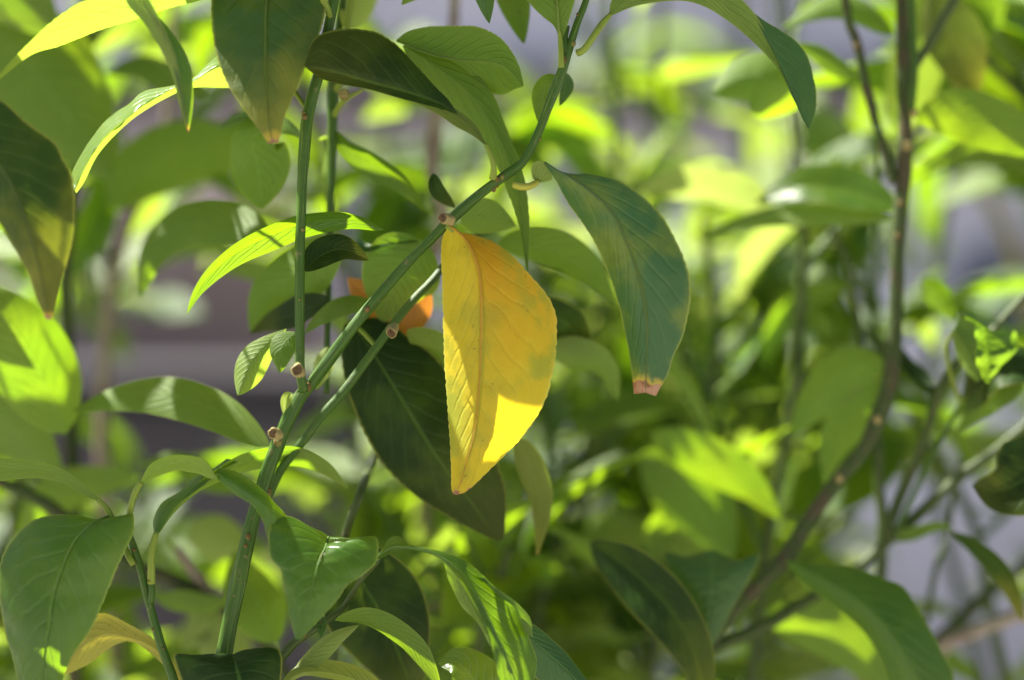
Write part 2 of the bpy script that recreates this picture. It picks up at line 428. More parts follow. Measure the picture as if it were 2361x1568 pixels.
stemmat('rib_tealclean', (.14, .22, .06), (.19, .27, .07), (.22, .29, .09))
stemmat('twig_tan', (.17, .13, .035), (.30, .25, .09), (.20, .13, .07), rough=.7)
stemmat('cut_end', (.05, .028, .012), (.13, .08, .03), (.02, .012, .006), rough=.9)
stemmat('bud', (.07, .045, .010), (.15, .10, .025), (.06, .03, .015), rough=.8)
stemmat('bud_green', (.10, .10, .018), (.18, .15, .03), (.14, .07, .03), rough=.7)

def surf(key, a, b, scale, rough=.85, bump=.4, dist=.004):
    g = NT(key); t = g.n('TexCoord'); n1 = g.noise(t.outputs['Object'], scale, 6, .6); n2 = g.noise(t.outputs['Object'], scale * 30, 4, .6)
    c = g.mix(g.step(n1, .35, .65), a, b); c = g.mix(g.math('MULTIPLY', g.step(n2, .5, .7), .2), c, tuple(x * .6 for x in a))
    bp = g.n('Bump'); bp.inputs['Strength'].default_value = bump; bp.inputs['Distance'].default_value = dist; g.put(bp.inputs['Height'], g.math('ADD', n1, g.math('MULTIPLY', n2, .5)))
    pb = g.n('BsdfPrincipled'); g.put(pb.inputs['Base Color'], c); pb.inputs['Roughness'].default_value = rough; g.put(pb.inputs['Normal'], bp.outputs[0])
    g.put(g.out.inputs[0], pb.outputs[0]); MAT[key] = g.m
surf('render_wall', (.34, .33, .38), (.50, .49, .56), 2.0)
surf('ledge_stone', (.09, .075, .075), (.13, .11, .11), 6)
surf('slate_paint', (.040, .034, .038), (.055, .05, .058), 6)
surf('brown_wall', (.24, .17, .145), (.36, .29, .27), 3.5)
surf('vent_blue', (.05, .06, .10), (.07, .085, .14), 20)
surf('paving', (.30, .28, .27), (.40, .38, .36), 3)
surf('soil', (.05, .035, .025), (.09, .06, .04), 20, dist=.02)

def box(name, x0, x1, y0, y1, z0, z1, mat, parent=None, bev=.01):
    import bmesh
    bm = bmesh.new(); bmesh.ops.create_cube(bm, size=1)
    c = Vector(((x0 + x1) / 2, (y0 + y1) / 2, z0))
    for v in bm.verts: v.co = Vector((v.co.x * (x1 - x0), v.co.y * (y1 - y0), (v.co.z + .5) * (z1 - z0)))
    bmesh.ops.bevel(bm, geom=bm.edges[:], offset=bev, segments=2, profile=.5, affect='EDGES')
    me = bpy.data.meshes.new(name); bm.to_mesh(me); bm.free()
    return link(name, me, MAT[mat], parent, c)

# ------------------------------------------------------------------ the setting
gm = bpy.data.meshes.new('ground'); gm.from_pydata([(-60, -60, 0), (60, -60, 0), (60, 60, 0), (-60, 60, 0)], [], [(0, 1, 2, 3)])
gr = link('ground', gm, MAT['paving'], None); gr['kind'] = 'structure'
bed = box('soil', -1.6, 1.6, -.25, 1.2, .004, .16, 'soil', None, .03); bed['kind'] = 'structure'
wt = thing('garden_wall', 'pale lavender grey rendered wall, blurred behind the whole citrus bush', 'wall', (0, 1.95, 0))
box('wall_face', -3.2, 3.2, 1.95, 2.15, 0, 2.0, 'render_wall', wt)
box('ledge', -3.2, 3.2, 1.86, 1.948, 1.575, 1.625, 'ledge_stone', wt)
lw = thing('low_wall', 'brownish grey low wall in shade, out of focus behind the left side of the branches', 'wall', (-.75, 1.5, 0))
box('wall_face', -2.2, -.20, 1.5, 1.66, 0, 1.46, 'brown_wall', lw)
pl = thing('planter_trough', 'dark charcoal planter trough, far out of focus behind the lower left leaves', 'planter', (-.6, 1.1, 0))
box('trough_body', -1.5, -.14, 1.05, 1.38, 0, 1.255, 'slate_paint', pl, .02)
box('rim', -1.53, -.11, 1.03, 1.40, 1.257, 1.275, 'slate_paint', pl, .006)

# ------------------------------------------------------------------ branches in focus
def branch(label, base, cat='branch', group='citrus branches at the front of the bush'):
    return thing('citrus_branch', label, cat, P(*base), group)

# 1. the diagonal branch with the yellow leaf
b1 = branch('green branch rising diagonally through the centre, carrying the large yellow leaf', (490, 1900, 1))
main = [(485, 1900, 1.0, 23), (500, 1640, .6, 22), (518, 1500, .5, 22), (548, 1350, .5, 21), (578, 1220, .5, 20), (612, 1100, .5, 20), (648, 1005, .5, 20), (684, 925, .5, 20),
        (720, 880, .4, 16.5), (780, 800, .2, 14.5), (840, 722, 0, 13.5), (920, 628, 0, 13), (1000, 545, 0, 12.8), (1060, 487, 0, 13.5), (1120, 437, 0, 14), (1168, 402, 0, 13),
        (1206, 372, 0, 11.5), (1240, 308, 0, 11), (1266, 240, 0, 12), (1292, 172, 0, 13), (1314, 104, 0, 10), (1332, 50, 0, 10), (1352, -5, 0, 9.5), (1380, -120, .3, 9), (1400, -300, .6, 8)]
tube('stem', main, MAT['stem'], b1, n=220, sides=20, knob=.2, ribs=.04, seed=2, k=.88)
tube('stem', [(1306, 120, 0, 9), (1300, 95, 0, 8), (1306, 60, .1, 7)], MAT['stem'], b1, n=16, sides=12, knob=.15)
stub(1032, 506, -1.0, 14, (-.62, -.75, .18), 18, b1)
stub(905, 760, -.4, 13, (-.1, -.9, -.35), 22, b1)
stub(687, 856, -1.0, 15, (-.02, -.97, .2), 18, b1)
stub(636, 1000, -1.0, 14, (-.35, -.9, .1), 16, b1)
for i, (x, y, d, r) in enumerate([(655, 862, -.6, 11), (668, 880, -.6, 12), (700, 900, -.9, 12), (640, 1022, -.8, 12), (626, 1018, -.3, 10), (1140, 408, -.5, 8), (1156, 405, -.6, 8), (1152, 450, -.1, 8), (1160, 446, -.2, 5),
                                  (1252, 328, -.1, 6), (1262, 326, 0, 4), (1300, 136, -.3, 8), (1334, 104, -.3, 8), (1322, 32, -.2, 5), (842, 715, -.7, 9), (845, 706, -.7, 6), (566, 1250, -1.0, 9), (556, 1262, -.9, 7), (652, 1150, .6, 13), (668, 1145, .7, 9), (1290, 130, -.4, 6)]):
    lump('bud', x, y, d, r, MAT['bud' if i % 3 else 'bud_green'], b1, sx=.9, sz=1.1, seed=i)

# yellow leaf
E(b1, 'yellow', [('top', [(1038, 523), (1061, 539), (1080, 562), (1093, 590), (1106, 638), (1110, 724), (1108, 809), (1104, 895), (1093, 997), (1078, 1054), (1062, 1110), (1050, 1140)],
   [(1035, 523), (1020, 548), (1017, 590), (1019, 655), (1022, 758), (1025, 843), (1031, 929), (1036, 1000), (1039, 1054), (1040, 1100), (1040, 1125), (1045, 1139)],
   [(1040, 523), (1060, 536), (1090, 541), (1126, 553), (1155, 570), (1183, 592), (1222, 635), (1248, 664), (1268, 692), (1282, 730), (1283, 770), (1280, 826), (1263, 905), (1236, 963), (1198, 1014), (1171, 1041), (1119, 1093), (1078, 1131), (1053, 1141)], 0, 1,
   dict(d=(-.4, -1.6, -1.2, -.6), dl=1.4, dr=2.0))], label='large yellow leaf with sunlit lower left half, folded along its orange midrib', n=90, m=8, rib=2.8, serr=.0006, wav=.02, camber=.05,
   pet=[(1030, 528, .0, 5), (1034, 522, -.3, 7), (1040, 528, -.4, 6), (1052, 540, -.5, 4)])
# broad blue-green leaf on the right
E(b1, 'teal', [('top', [(1256, 376), (1268, 384), (1290, 397), (1311, 408), (1366, 446), (1410, 489), (1434, 535), (1461, 604), (1482, 683), (1490, 758), (1489, 843), (1488, 905)],
   [(1254, 377), (1262, 390), (1283, 420), (1311, 471), (1359, 539), (1393, 607), (1420, 683), (1444, 785), (1456, 860), (1461, 908)],
   [(1258, 375), (1290, 396), (1330, 401), (1359, 401), (1427, 418), (1488, 459), (1530, 506), (1562, 563), (1583, 614), (1591, 655), (1591, 696), (1575, 771), (1553, 819), (1540, 860), (1519, 898), (1512, 913)], .05, 1, dict(d=(-.6, -1.5, -1.6, -.9), dl=1.1, dr=.5, camber=.07)),
  ('under', [(1240, 420), (1247, 405), (1252, 390), (1258, 377)], [(1240, 422), (1262, 418), (1272, 413), (1272, 392)], [(1234, 419), (1226, 405), (1226, 382), (1240, 371), (1257, 374)], 0, .06, dict(d=(0, -.6), dl=.0, dr=.1, wav=0, serr=0))],
  label='broad blue-green drooping leaf with yellow and brown tip', n=80, m=7, rib=3, wav=.02, pet=[(1184, 426, -.2, 8), (1200, 430, -.3, 8.5), (1218, 430, -.3, 8), (1232, 424, -.2, 7.5), (1240, 418, -.1, 5)], petmat='petiole_yellow')
# dark leaf curling over to the left
E(b1, 'dark', [('top', [(1050, 262), (1010, 236), (940, 213), (850, 190), (770, 166), (702, 153)], [(1055, 262), (1032, 228), (1000, 196), (955, 145), (915, 104), (870, 76), (815, 66), (760, 72), (722, 92), (700, 151)],
   [(1048, 266), (990, 247), (920, 226), (850, 207), (790, 196), (740, 182), (702, 156)], .3, 1, dict(d=(-.5, -1.2, -1.8, -2.0), dl=.9, dr=1.0)),
  ('under', [(1122, 337), (1105, 318), (1070, 280), (1010, 246), (930, 218), (845, 204)], [(1121, 335), (1100, 293), (1060, 257), (1010, 234), (930, 212), (842, 202)], [(1121, 338), (1090, 313), (1050, 292), (1000, 259), (930, 227), (840, 205)], 0, .6, dict(d=(-.3, -.5, -1.0), dl=.05, dr=.5, serr=0))],
  label='dark green leaf curling over, its pale underside showing towards the stalk', n=60, m=6, camber=.1, pet=[(1136, 412, -.2, 9), (1138, 385, -.4, 7), (1132, 360, -.4, 7), (1120, 332, -.3, 5.5)])
# long leaf behind it, underside up, hanging to a point
E(b1, 'olive', [('under', [(930, 105), (1000, 150), (1070, 205), (1120, 265), (1160, 340), (1188, 420), (1203, 520), (1214, 624)], [(928, 106), (945, 150), (1000, 215), (1080, 290), (1130, 355), (1165, 430), (1196, 520), (1213, 626)],
   [(932, 104), (1010, 118), (1070, 148), (1130, 205), (1165, 290), (1196, 370), (1214, 440), (1220, 530), (1216, 626)], 0, 1, dict(d=(1.5, 1.0, 1.2, 1.4), dl=.8, dr=.3))], label='long pale green leaf hanging behind the branch to a thin point')
# dark-green broad leaf above
E(b1, 'olive', [('under', [(915, 95), (990, 125), (1060, 138), (1130, 142), (1170, 158), (1206, 199)], [(914, 92), (940, 73), (985, 62), (1040, 60), (1100, 62), (1150, 85), (1180, 120), (1196, 150), (1207, 198)],
   [(916, 98), (1000, 125), (1060, 152), (1100, 186), (1130, 214), (1155, 219), (1172, 214), (1186, 206), (1206, 200)], 0, 1, dict(d=(1.4, .8, .4), dl=.2, dr=1.0, camber=.08))], label='broad olive leaf with a nibbled corner, above the curled dark leaf', rib=2)
# underside leaf on short stalk at top
E(b1, 'olive', [('under', [(1291, 95), (1287, 60), (1284, 0), (1282, -80), (1290, -160)], [(1290, 96), (1278, 62), (1250, 38), (1212, -5), (1180, -80), (1240, -140), (1290, -160)], [(1292, 96), (1299, 82), (1312, 45), (1325, 0), (1345, -60), (1340, -120), (1292, -160)], 0, 1,
   dict(d=(-.2, -.4, .3), dl=-.5, dr=-.4))], label='leaf seen from its pale underside, upright on a short stalk', rib=4, pet=[(1294, 156, -.4, 8), (1293, 130, -.4, 7), (1291, 92, -.3, 6), (1289, 70, -.3, 4)])
# arching leaf top right
E(b1, 'tealclean', [('under', [(1406, 34), (1470, -15), (1560, -30), (1640, -8), (1700, 42), (1745, 95), (1790, 150), (1825, 220), (1848, 265), (1864, 296)],
   [(1405, 30), (1408, 5), (1440, -40), (1540, -70), (1640, -55), (1705, -5), (1745, 40), (1770, 90), (1795, 140), (1825, 200), (1846, 255), (1864, 295)],
   [(1408, 37), (1470, 13), (1560, 2), (1620, 14), (1680, 50), (1730, 92), (1770, 132), (1800, 170), (1820, 212), (1842, 255), (1861, 296)], 0, 1, dict(d=(.2, .4, .6, .4), dl=.0, dr=.1, serr=0)),
  ('top', [(1738, 34), (1765, 80), (1790, 130), (1822, 198), (1846, 256), (1864, 296)], [(1737, 33), (1760, 78), (1786, 130), (1818, 200), (1842, 258), (1862, 297)], [(1740, 32), (1768, 52), (1800, 70), (1832, 92), (1860, 130), (1876, 185), (1881, 225), (1879, 258), (1866, 298)], .4, 1, dict(d=(.55, .5, .4), dl=0, dr=.8, camber=.0))],
  label='arching leaf at upper right, blue-green top twisted over pale underside', pet=[(1331, 122, -.1, 9), (1345, 115, -.2, 8.5), (1365, 88, -.2, 8), (1388, 55, 0, 8), (1408, 32, .2, 5)], petmat='petiole')
S(b1, 'olive', [(1286, 176, .4), (1262, 190, .5), (1243, 225, .9), (1240, 282, 1.2)], 60, 0, 'under', roll=25, fold=20, label='small rounded leaf folded behind the branch')
S(b1, 'tealclean', [(1290, 170, .8), (1305, 200, 1.4), (1290, 245, 1.8)], 40, 0, 'top', roll=-30)
S(b1, 'tealclean', [(1105, -80), (1120, -20), (1128, 55)], 66, .8, 'top', roll=35, label='dark leaf tip hanging into the top edge')
S(b1, 'olive', [(1150, -120), (1178, -20), (1208, 102)], 90, 3, 'under', roll=10)
S(b1, 'lime', [(1000, -90), (960, -30), (925, 12)], 60, 1.5, 'under', roll=35)

# 2. upright stem left of the yellow leaf
b2 = branch('straight upright green stem left of the yellow leaf, with mottled hanging leaves', (700, 905, 0))
tube('stem', [(700, 900, .2, 14), (692, 850, -.2, 12.5), (691, 700, -.3, 12.5), (692, 560, -.3, 12.5), (697, 430, -.3, 13.5), (703, 320, -.3, 15), (716, 235, -.2, 16), (736, 170, -.2, 15.5), (752, 90, -.2, 15), (768, 10, -.2, 14), (790, -120, 0, 13), (800, -320, .4, 11)], MAT['stem'], b2, n=150, sides=20, knob=.17, ribs=.03, seed=7, k=.88)
for i, (x, y, d, r) in enumerate([(704, 528, -.6, 6), (686, 264, -.9, 9), (681, 255, -.7, 7), (716, 368, -.2, 5), (688, 690, -.8, 4)]): lump('bud', x, y, d, r, MAT['bud' if i % 2 else 'bud_green'], b2, seed=i + 30)
E(b2, 'hanging', [('top', [(640, -110), (626, -60), (615, 0), (612, 90), (613, 180), (618, 250), (622, 300), (628, 330)], [(636, -110), (540, -90), (497, -50), (488, 5), (491, 80), (502, 140), (530, 205), (562, 252), (590, 290), (610, 318), (620, 332)],
  [(644, -110), (720, -90), (752, -50), (752, 15), (736, 80), (712, 130), (690, 190), (670, 235), (655, 275), (650, 305), (640, 330)], 0, 1, dict(d=(.8, -.4, -1.4, -1.9, -2.0), dl=.7, dr=.3, camber=.03))], label='broad mottled green leaf hanging at top with reddish brown tip', n=90, m=7, rib=2.6,
  pet=[(762, 40, -.3, 8), (720, -60, -.6, 8), (690, -95, .3, 7), (640, -110, .8, 5)])
E(b2, 'teal', [('under', [(300, -60), (335, 10), (372, 70), (400, 130), (415, 200), (426, 260), (433, 304)], [(298, -60), (290, 0), (330, 52), (372, 115), (398, 180), (412, 235), (425, 280), (433, 305)], [(302, -60), (350, 10), (380, 70), (403, 125), (417, 190), (427, 250), (434, 304)], 0, 1, dict(d=(-2.2, -2.4, -1.8), dl=.2, dr=0, serr=0)),
  ('top', [(330, 5), (372, 70), (400, 130), (415, 200), (426, 260), (433, 304)], [(328, 5), (368, 72), (395, 132), (411, 200), (423, 260), (432, 304)], [(330, 3), (365, 40), (402, 80), (430, 130), (443, 178), (446, 230), (441, 275), (435, 305)], .2, 1, dict(d=(-2.25, -2.35, -1.8), dl=0, dr=.8, camber=.0))], label='narrow twisted leaf hanging at upper left with small brown tip')
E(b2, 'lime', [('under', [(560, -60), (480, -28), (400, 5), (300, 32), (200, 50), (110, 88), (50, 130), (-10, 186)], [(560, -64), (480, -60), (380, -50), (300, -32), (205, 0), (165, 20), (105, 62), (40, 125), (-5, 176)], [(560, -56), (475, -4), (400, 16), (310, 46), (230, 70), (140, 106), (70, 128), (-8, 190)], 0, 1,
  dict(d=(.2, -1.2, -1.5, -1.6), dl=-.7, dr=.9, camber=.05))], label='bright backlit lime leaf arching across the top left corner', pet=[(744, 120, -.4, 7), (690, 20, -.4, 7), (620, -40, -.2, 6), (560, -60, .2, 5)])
E(b2, 'lime', [('top', [(575, 168), (510, 152), (440, 190), (400, 204), (335, 238), (300, 268), (240, 320), (200, 378), (172, 440)], [(575, 164), (515, 128), (480, 148), (440, 182), (400, 196), (352, 204), (325, 213), (296, 240), (250, 272), (200, 335), (166, 400), (170, 440)], [(575, 168), (510, 152), (440, 190), (400, 204), (335, 238), (300, 268), (240, 320), (200, 378), (172, 440)], 0, 1, dict(d=(.2, -.4, -.8, -.9), dl=1.8, dr=0, camber=.0, wav=.03)), ('under', [(575, 168), (510, 152), (440, 190), (400, 204), (335, 238), (300, 268), (240, 320), (200, 378), (172, 440)], [(575, 164), (515, 128), (480, 148), (440, 182), (400, 196), (352, 204), (325, 213), (296, 240), (250, 272), (200, 335), (166, 400), (170, 440)], [(575, 172), (545, 200), (450, 202), (400, 218), (345, 248), (290, 288), (228, 354), (195, 418), (176, 446)], 0, 1, dict(d=(1.6, 1.1, .8, .7), dl=.1, dr=.9, camber=0, wav=.03, serr=0))], label='narrow sunlit leaf arching down at left, white top edge and lime underside',
  pet=[(706, 250, -.1, 6), (660, 190, .5, 6), (610, 165, .8, 6), (575, 168, .6, 5)])
S(b2, 'olive', [(700, 320), (640, 285), (585, 320), (598, 400), (604, 480)], 175, 3.2, 'under', roll=(70, 5), fold=10, pk=.6, label='rounded olive leaf with a pointed tip behind the upright stem')
S(b2, 'green', [(700, 322, 3.2), (640, 286, 3.4), (560, 270, 3.6), (500, 300, 3.8)], 60, 0, 'top', roll=60, fold=10)
S(b2, 'green', [(430, 725, .3), (455, 672, .3), (500, 620, .3), (560, 575, .4), (640, 538, .4), (700, 516, .3), (800, 505, .3), (885, 530, .4)][::-1], 80, 0, 'top', roll=(-55, -25), fold=12, label='long wavy leaf curling down to a thin tail')
S(b2, 'dark', [(700, 625, .2), (740, 590, .3), (790, 575, .4), (850, 600, .6)], 85, 0, 'top', roll=-30, fold=15)
S(b2, 'lime', [(735, 320, 3.6), (755, 330, 3.8), (748, 420, 4), (750, 470, 4)], 34, 0, 'under', roll=50)

# 3. second upright stem just behind
b3 = branch('thinner upright stem standing just behind the straight one', (758, 900, 2.5))
tube('stem', [(752, 905, 3.4, 7), (755, 760, 3.4, 7), (758, 640, 3.4, 7), (760, 500, 3.4, 8.5), (765, 380, 3.4, 10.5), (766, 260, 3.4, 12), (768, 190, 3.4, 12), (778, 90, 3.4, 10), (790, 0, 3.4, 8), (815, -150, 3.4, 7)], MAT['stem'], b3, n=90, sides=14, knob=.1, seed=12)
tube('stem', [(768, 215, 3.4, 9), (792, 170, 3.2, 7), (800, 60, 3.1, 7), (812, -20, 3.1, 8), (830, -150, 3.1, 6)], MAT['petiole'], b3, n=30, sides=12, seed=9)
stub(792, 220, 2.6, 13, (.1, -.95, .05), 12, b3, 'bud_green', 'twig_tan')
tube('stem', [(768, 270, 3.4, 7), (790, 235, 2.9, 7), (838, 205, 2.7, 4)], MAT['petiole'], b3, n=18, sides=10, seed=9)
S(b3, 'olive', [(770, 300, 3.4), (800, 340, 3.4), (850, 372, 3.4), (930, 425, 3.5), (985, 492, 3.6)], 74, 0, 'top', roll=(45, 30), fold=14, label='narrow leaf reaching from the thinner stem towards the yellow leaf')
S(b3, 'lemon', [(790, 60, 3), (830, 10, 4), (880, -60, 6)], 90, 0, 'under', roll=20)
S(b3, 'olive', [(980, 558, 2.7), (945, 600, 2.7), (910, 650, 2.8), (880, 745, 3.0)], 190, 0, 'under', roll=(-4, 0), fold=4, pk=.38, label='broad greyish leaf underside with a curled rim left of the yellow leaf',
  pet=[(870, 800, 3.2, 5), (878, 765, 3.1, 5), (880, 742, 3.0, 4)])
E(b3, 'green', [('top', [(962, 556), (905, 562), (860, 574), (838, 580), (822, 560)], [(963, 554), (900, 560), (862, 564), (845, 560), (815, 540)], [(963, 560), (930, 568), (880, 573), (838, 584), (818, 556)], 0, 1, dict(d=2.6, serr=0))], n=24)
S(b3, 'orange', [(800, 640, 3.3), (870, 700, 3.5), (925, 715, 3.5), (990, 665, 3.3)][::-1], 130, 0, 'top', roll=-10, fold=8, label='orange dying leaf tucked behind the grey-green leaf')
S(b3, 'olive', [(790, 560, 2.6), (700, 620, 3.4), (620, 680, 4.2), (578, 770, 4.8)], 150, 0, 'under', roll=(35, -10), fold=20)
S(b3, 'dark', [(760, 690, 2.6), (690, 720, 3.2), (620, 745, 4.0), (575, 770, 4.2)], 85, 0, 'top', roll=30)
S(b3, 'olive', [(870, 700, 2.8), (800, 700, 2.4), (740, 730, 2.5), (700, 770, 2.8)], 55, 0, 'under', roll=30)
S(b3, 'lime', [(660, 758, 1.6), (620, 795, 1.2), (580, 840, 1.0), (548, 912, .8)], 95, 0, 'under', roll=(-15, 15), fold=35, pk=.6, label='small bright lime leaf hanging beside the lower joint')
S(b3, 'olive', [(680, 765, 1.0), (650, 800, .6), (645, 860, .6)], 70, 0, 'under', roll=20)
S(b3, 'lemon', [(672, 905, .6), (662, 920, .4), (655, 960, .4)], 30, 0, 'top', roll=10)
S(b3, 'lemon', [(755, 800, 2.0), (742, 850, 2.0), (728, 900, 2.2)], 50, 0, 'under', roll=20)

# 4. thin green stem crossing behind the diagonal branch
b4 = branch('thin green stem running parallel below the diagonal branch, above the big shadowed leaf', (640, 1090, 1.8))
tube('stem', [(610, 1160, 2, 10), (650, 1080, 1.8, 10), (700, 1015, 1.5, 10), (745, 955, 1.4, 10), (790, 905, 1.4, 10.5), (850, 825, 1.5, 10), (905, 750, 1.6, 10), (950, 695, 1.8, 9.5), (998, 645, 2, 9), (1060, 570, 2.8, 8), (1150, 520, 3.6, 7)], MAT['stem'], b4, n=90, sides=14, seed=4, ribs=.03)
lump('bud', 912, 764, .6, 15, MAT['bud_green'], b4, seed=3)
tube('stem', [(905, 960, 5, 8), (862, 1055, 5, 9), (848, 1090, 4.6, 9), (829, 1140, 2.6, 10), (795, 1240, 3, 10), (770, 1400, 3.4, 10), (770, 1700, 3.6, 11)], MAT['stem_dark'], b4, n=30, sides=12, seed=4)
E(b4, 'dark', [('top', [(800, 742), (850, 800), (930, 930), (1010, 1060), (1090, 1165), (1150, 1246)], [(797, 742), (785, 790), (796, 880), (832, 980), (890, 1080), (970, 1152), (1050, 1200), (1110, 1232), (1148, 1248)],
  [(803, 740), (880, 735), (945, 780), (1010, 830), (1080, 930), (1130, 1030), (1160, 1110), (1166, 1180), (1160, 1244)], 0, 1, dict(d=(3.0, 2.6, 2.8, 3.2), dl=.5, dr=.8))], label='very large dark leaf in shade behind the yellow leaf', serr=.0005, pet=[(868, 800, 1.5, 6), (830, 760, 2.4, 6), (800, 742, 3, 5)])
S(b4, 'green', [(940, 760, 2.6), (1000, 800, 3.2), (1080, 860, 3.8), (1130, 960, 4.4)], 90, 0, 'under', roll=20)
S(b4, 'mottled', [(1195, 1010, 3.4), (1222, 1080, 3.6), (1246, 1160, 3.8), (1238, 1282, 3.6)], 74, 0, 'under', roll=(20, 35), fold=10, pk=.35, label='thin curved leaf hanging right of the yellow leaf with amber tip')
S(b4, 'olive', [(1150, 560, 3.4), (1250, 570, 3.6), (1340, 615, 4), (1422, 705, 4.4)], 110, 0, 'under', roll=(20, 40), label='arching olive leaf between the yellow and blue-green leaves')
S(b4, 'dark', [(1230, 700, 4.2), (1280, 730, 4.2), (1320, 760, 4.6), (1350, 800, 5)], 110, 0, 'top', roll=20)
S(b4, 'green', [(1260, 800, 4.2), (1320, 815, 4.4), (1390, 850, 4.8), (1425, 925, 5)], 90, 0, 'under', roll=(10, 45))
S(b4, 'green', [(1060, 500, 2.4), (1110, 500, 2.6), (1190, 520, 2.8)], 95, 0, 'under', roll=15)
S(b4, 'dark', [(998, 400, 2), (1010, 440, 2), (1050, 480, 2.2)], 40, 0, 'top', roll=15)

# 5. lower left twig
b5 = branch('slim dark green twig at lower left, fanning out three big leaves', (420, 1900, 0))
tube('stem', [(440, 1900, .6, 12), (415, 1650, .3, 11), (400, 1568, .1, 11), (371, 1486, 0, 10.5), (344, 1391, 0, 10), (322, 1305, 0, 9), (302, 1244, 0, 8), (288, 1205, 0, 6)], MAT['stem'], b5, n=90, sides=16, seed=14, ribs=.05)
tube('stem', [(344, 1400, .1, 7), (350, 1370, -.2, 7.5), (348, 1340, -.2, 7)], MAT['stem'], b5, n=12, sides=10, seed=14)
for i, (x, y, d, r) in enumerate([(284, 1176, -.5, 8), (292, 1172, -.4, 5), (278, 1182, -.4, 5), (304, 1272, -.9, 6), (338, 1334, -.5, 6), (341, 1455, -.3, 5), (383, 1497, -.5, 4)]): lump('bud', x, y, d, r, MAT['bud'], b5, seed=i + 50)
E(b5, 'green', [('under', [(227, 1152), (190, 1118), (140, 1090), (80, 1082), (0, 1085), (-120, 1120)], [(229, 1150), (208, 1128), (160, 1090), (100, 1065), (0, 1056), (-60, 1060), (-120, 1118)], [(225, 1155), (190, 1140), (140, 1112), (80, 1104), (0, 1110), (-60, 1140), (-120, 1122)], 0, 1,
  dict(d=(-.2, -.3, .4), dl=-.6, dr=.7))], label='leaf arching off the left edge, grey-green underside showing', pet=[(258, 1195, -.3, 8), (245, 1172, -.3, 7.5), (226, 1152, -.2, 6)], petmat='petiole')
E(b5, 'green', [('under', [(325, 1116), (350, 1090), (400, 1068), (450, 1068), (482, 1084), (503, 1106)], [(322, 1116), (342, 1076), (370, 1058), (405, 1050), (445, 1052), (475, 1064), (500, 1104)], [(328, 1118), (360, 1100), (400, 1087), (450, 1090), (480, 1102), (506, 1108)], 0, .4, dict(d=(-.4, -.9, -1.1), dl=-.3, dr=.5, serr=0)),
  ('top', [(500, 1092), (547, 1120), (590, 1150), (625, 1190), (640, 1240)], [(503, 1078), (547, 1088), (594, 1119), (632, 1158), (662, 1196), (650, 1245)], [(502, 1106), (547, 1142), (581, 1165), (603, 1195), (618, 1246)], .4, 1, dict(d=(-1.1, -1.3, -.8), dl=.7, dr=.2))], label='arched twisting leaf, pale underside then green top, over the dark gap',
  pet=[(298, 1188, -.2, 7.5), (304, 1160, -.4, 7), (314, 1130, -.4, 7.5), (326, 1112, -.4, 6)])
E(b5, 'green', [('top', [(362, 1228), (385, 1185), (420, 1150), (455, 1118), (500, 1096), (545, 1064)], [(355, 1226), (353, 1200), (372, 1160), (415, 1132), (445, 1100), (478, 1088), (522, 1058)], [(366, 1228), (402, 1172), (440, 1140), (470, 1118), (510, 1085), (550, 1064)], 0, .4, dict(d=(-.2, .2, .8), dl=.5, dr=0)),
  ('under', [(366, 1226), (410, 1168), (460, 1125), (510, 1090), (580, 1058), (650, 1048), (710, 1056), (760, 1085), (802, 1126)], [(364, 1226), (404, 1166), (450, 1118), (500, 1080), (560, 1046), (640, 1028), (700, 1034), (760, 1068), (804, 1124)], [(368, 1229), (402, 1182), (450, 1140), (505, 1112), (560, 1090), (620, 1078), (680, 1075), (750, 1095), (800, 1128)], 0, 1, dict(d=(-.15, .8, 1.6, 2.0), dl=-.3, dr=.6, serr=0))],
  label='pale underside leaf arching right behind its twin, crossing the diagonal branch', pet=[(349, 1345, -.2, 9), (349, 1310, -.3, 8.5), (350, 1270, -.3, 8), (360, 1228, -.2, 7)])
E(b5, 'green', [('top', [(250, 1190), (219, 1203), (178, 1237), (147, 1298), (123, 1374), (113, 1442), (102, 1510), (95, 1600), (85, 1720)], [(248, 1188), (222, 1197), (180, 1188), (150, 1186), (110, 1189), (75, 1200), (41, 1227), (12, 1265), (-2, 1310), (0, 1370), (10, 1440), (30, 1520), (55, 1620), (84, 1722)],
  [(254, 1194), (268, 1197), (300, 1184), (309, 1190), (309, 1223), (296, 1254), (273, 1302), (239, 1384), (205, 1456), (164, 1517), (130, 1610), (88, 1722)], 0, 1, dict(d=(-.5, -1.6, -1.8, -1.0), dl=.9, dr=.7, camber=.07))], label='biggest broad green leaf in the lower left corner with a streak of sun', n=90, m=8, rib=2.6,
  pet=[(308, 1302, -.1, 8), (298, 1285, -.1, 8), (282, 1250, .1, 7), (254, 1195, -.3, 5)])
E(b5, 'fading', [('under', [(430, 1580), (360, 1498), (300, 1470), (240, 1462), (190, 1490), (140, 1556)], [(432, 1570), (365, 1483), (300, 1441), (238, 1414), (190, 1440), (140, 1548)], [(425, 1580), (350, 1508), (305, 1480), (262, 1488), (205, 1530), (142, 1560)], 0, 1, dict(d=(1.0, 1.5, 1.8), dl=.2, dr=.2))], label='yellowing leaf behind the big green corner leaf')

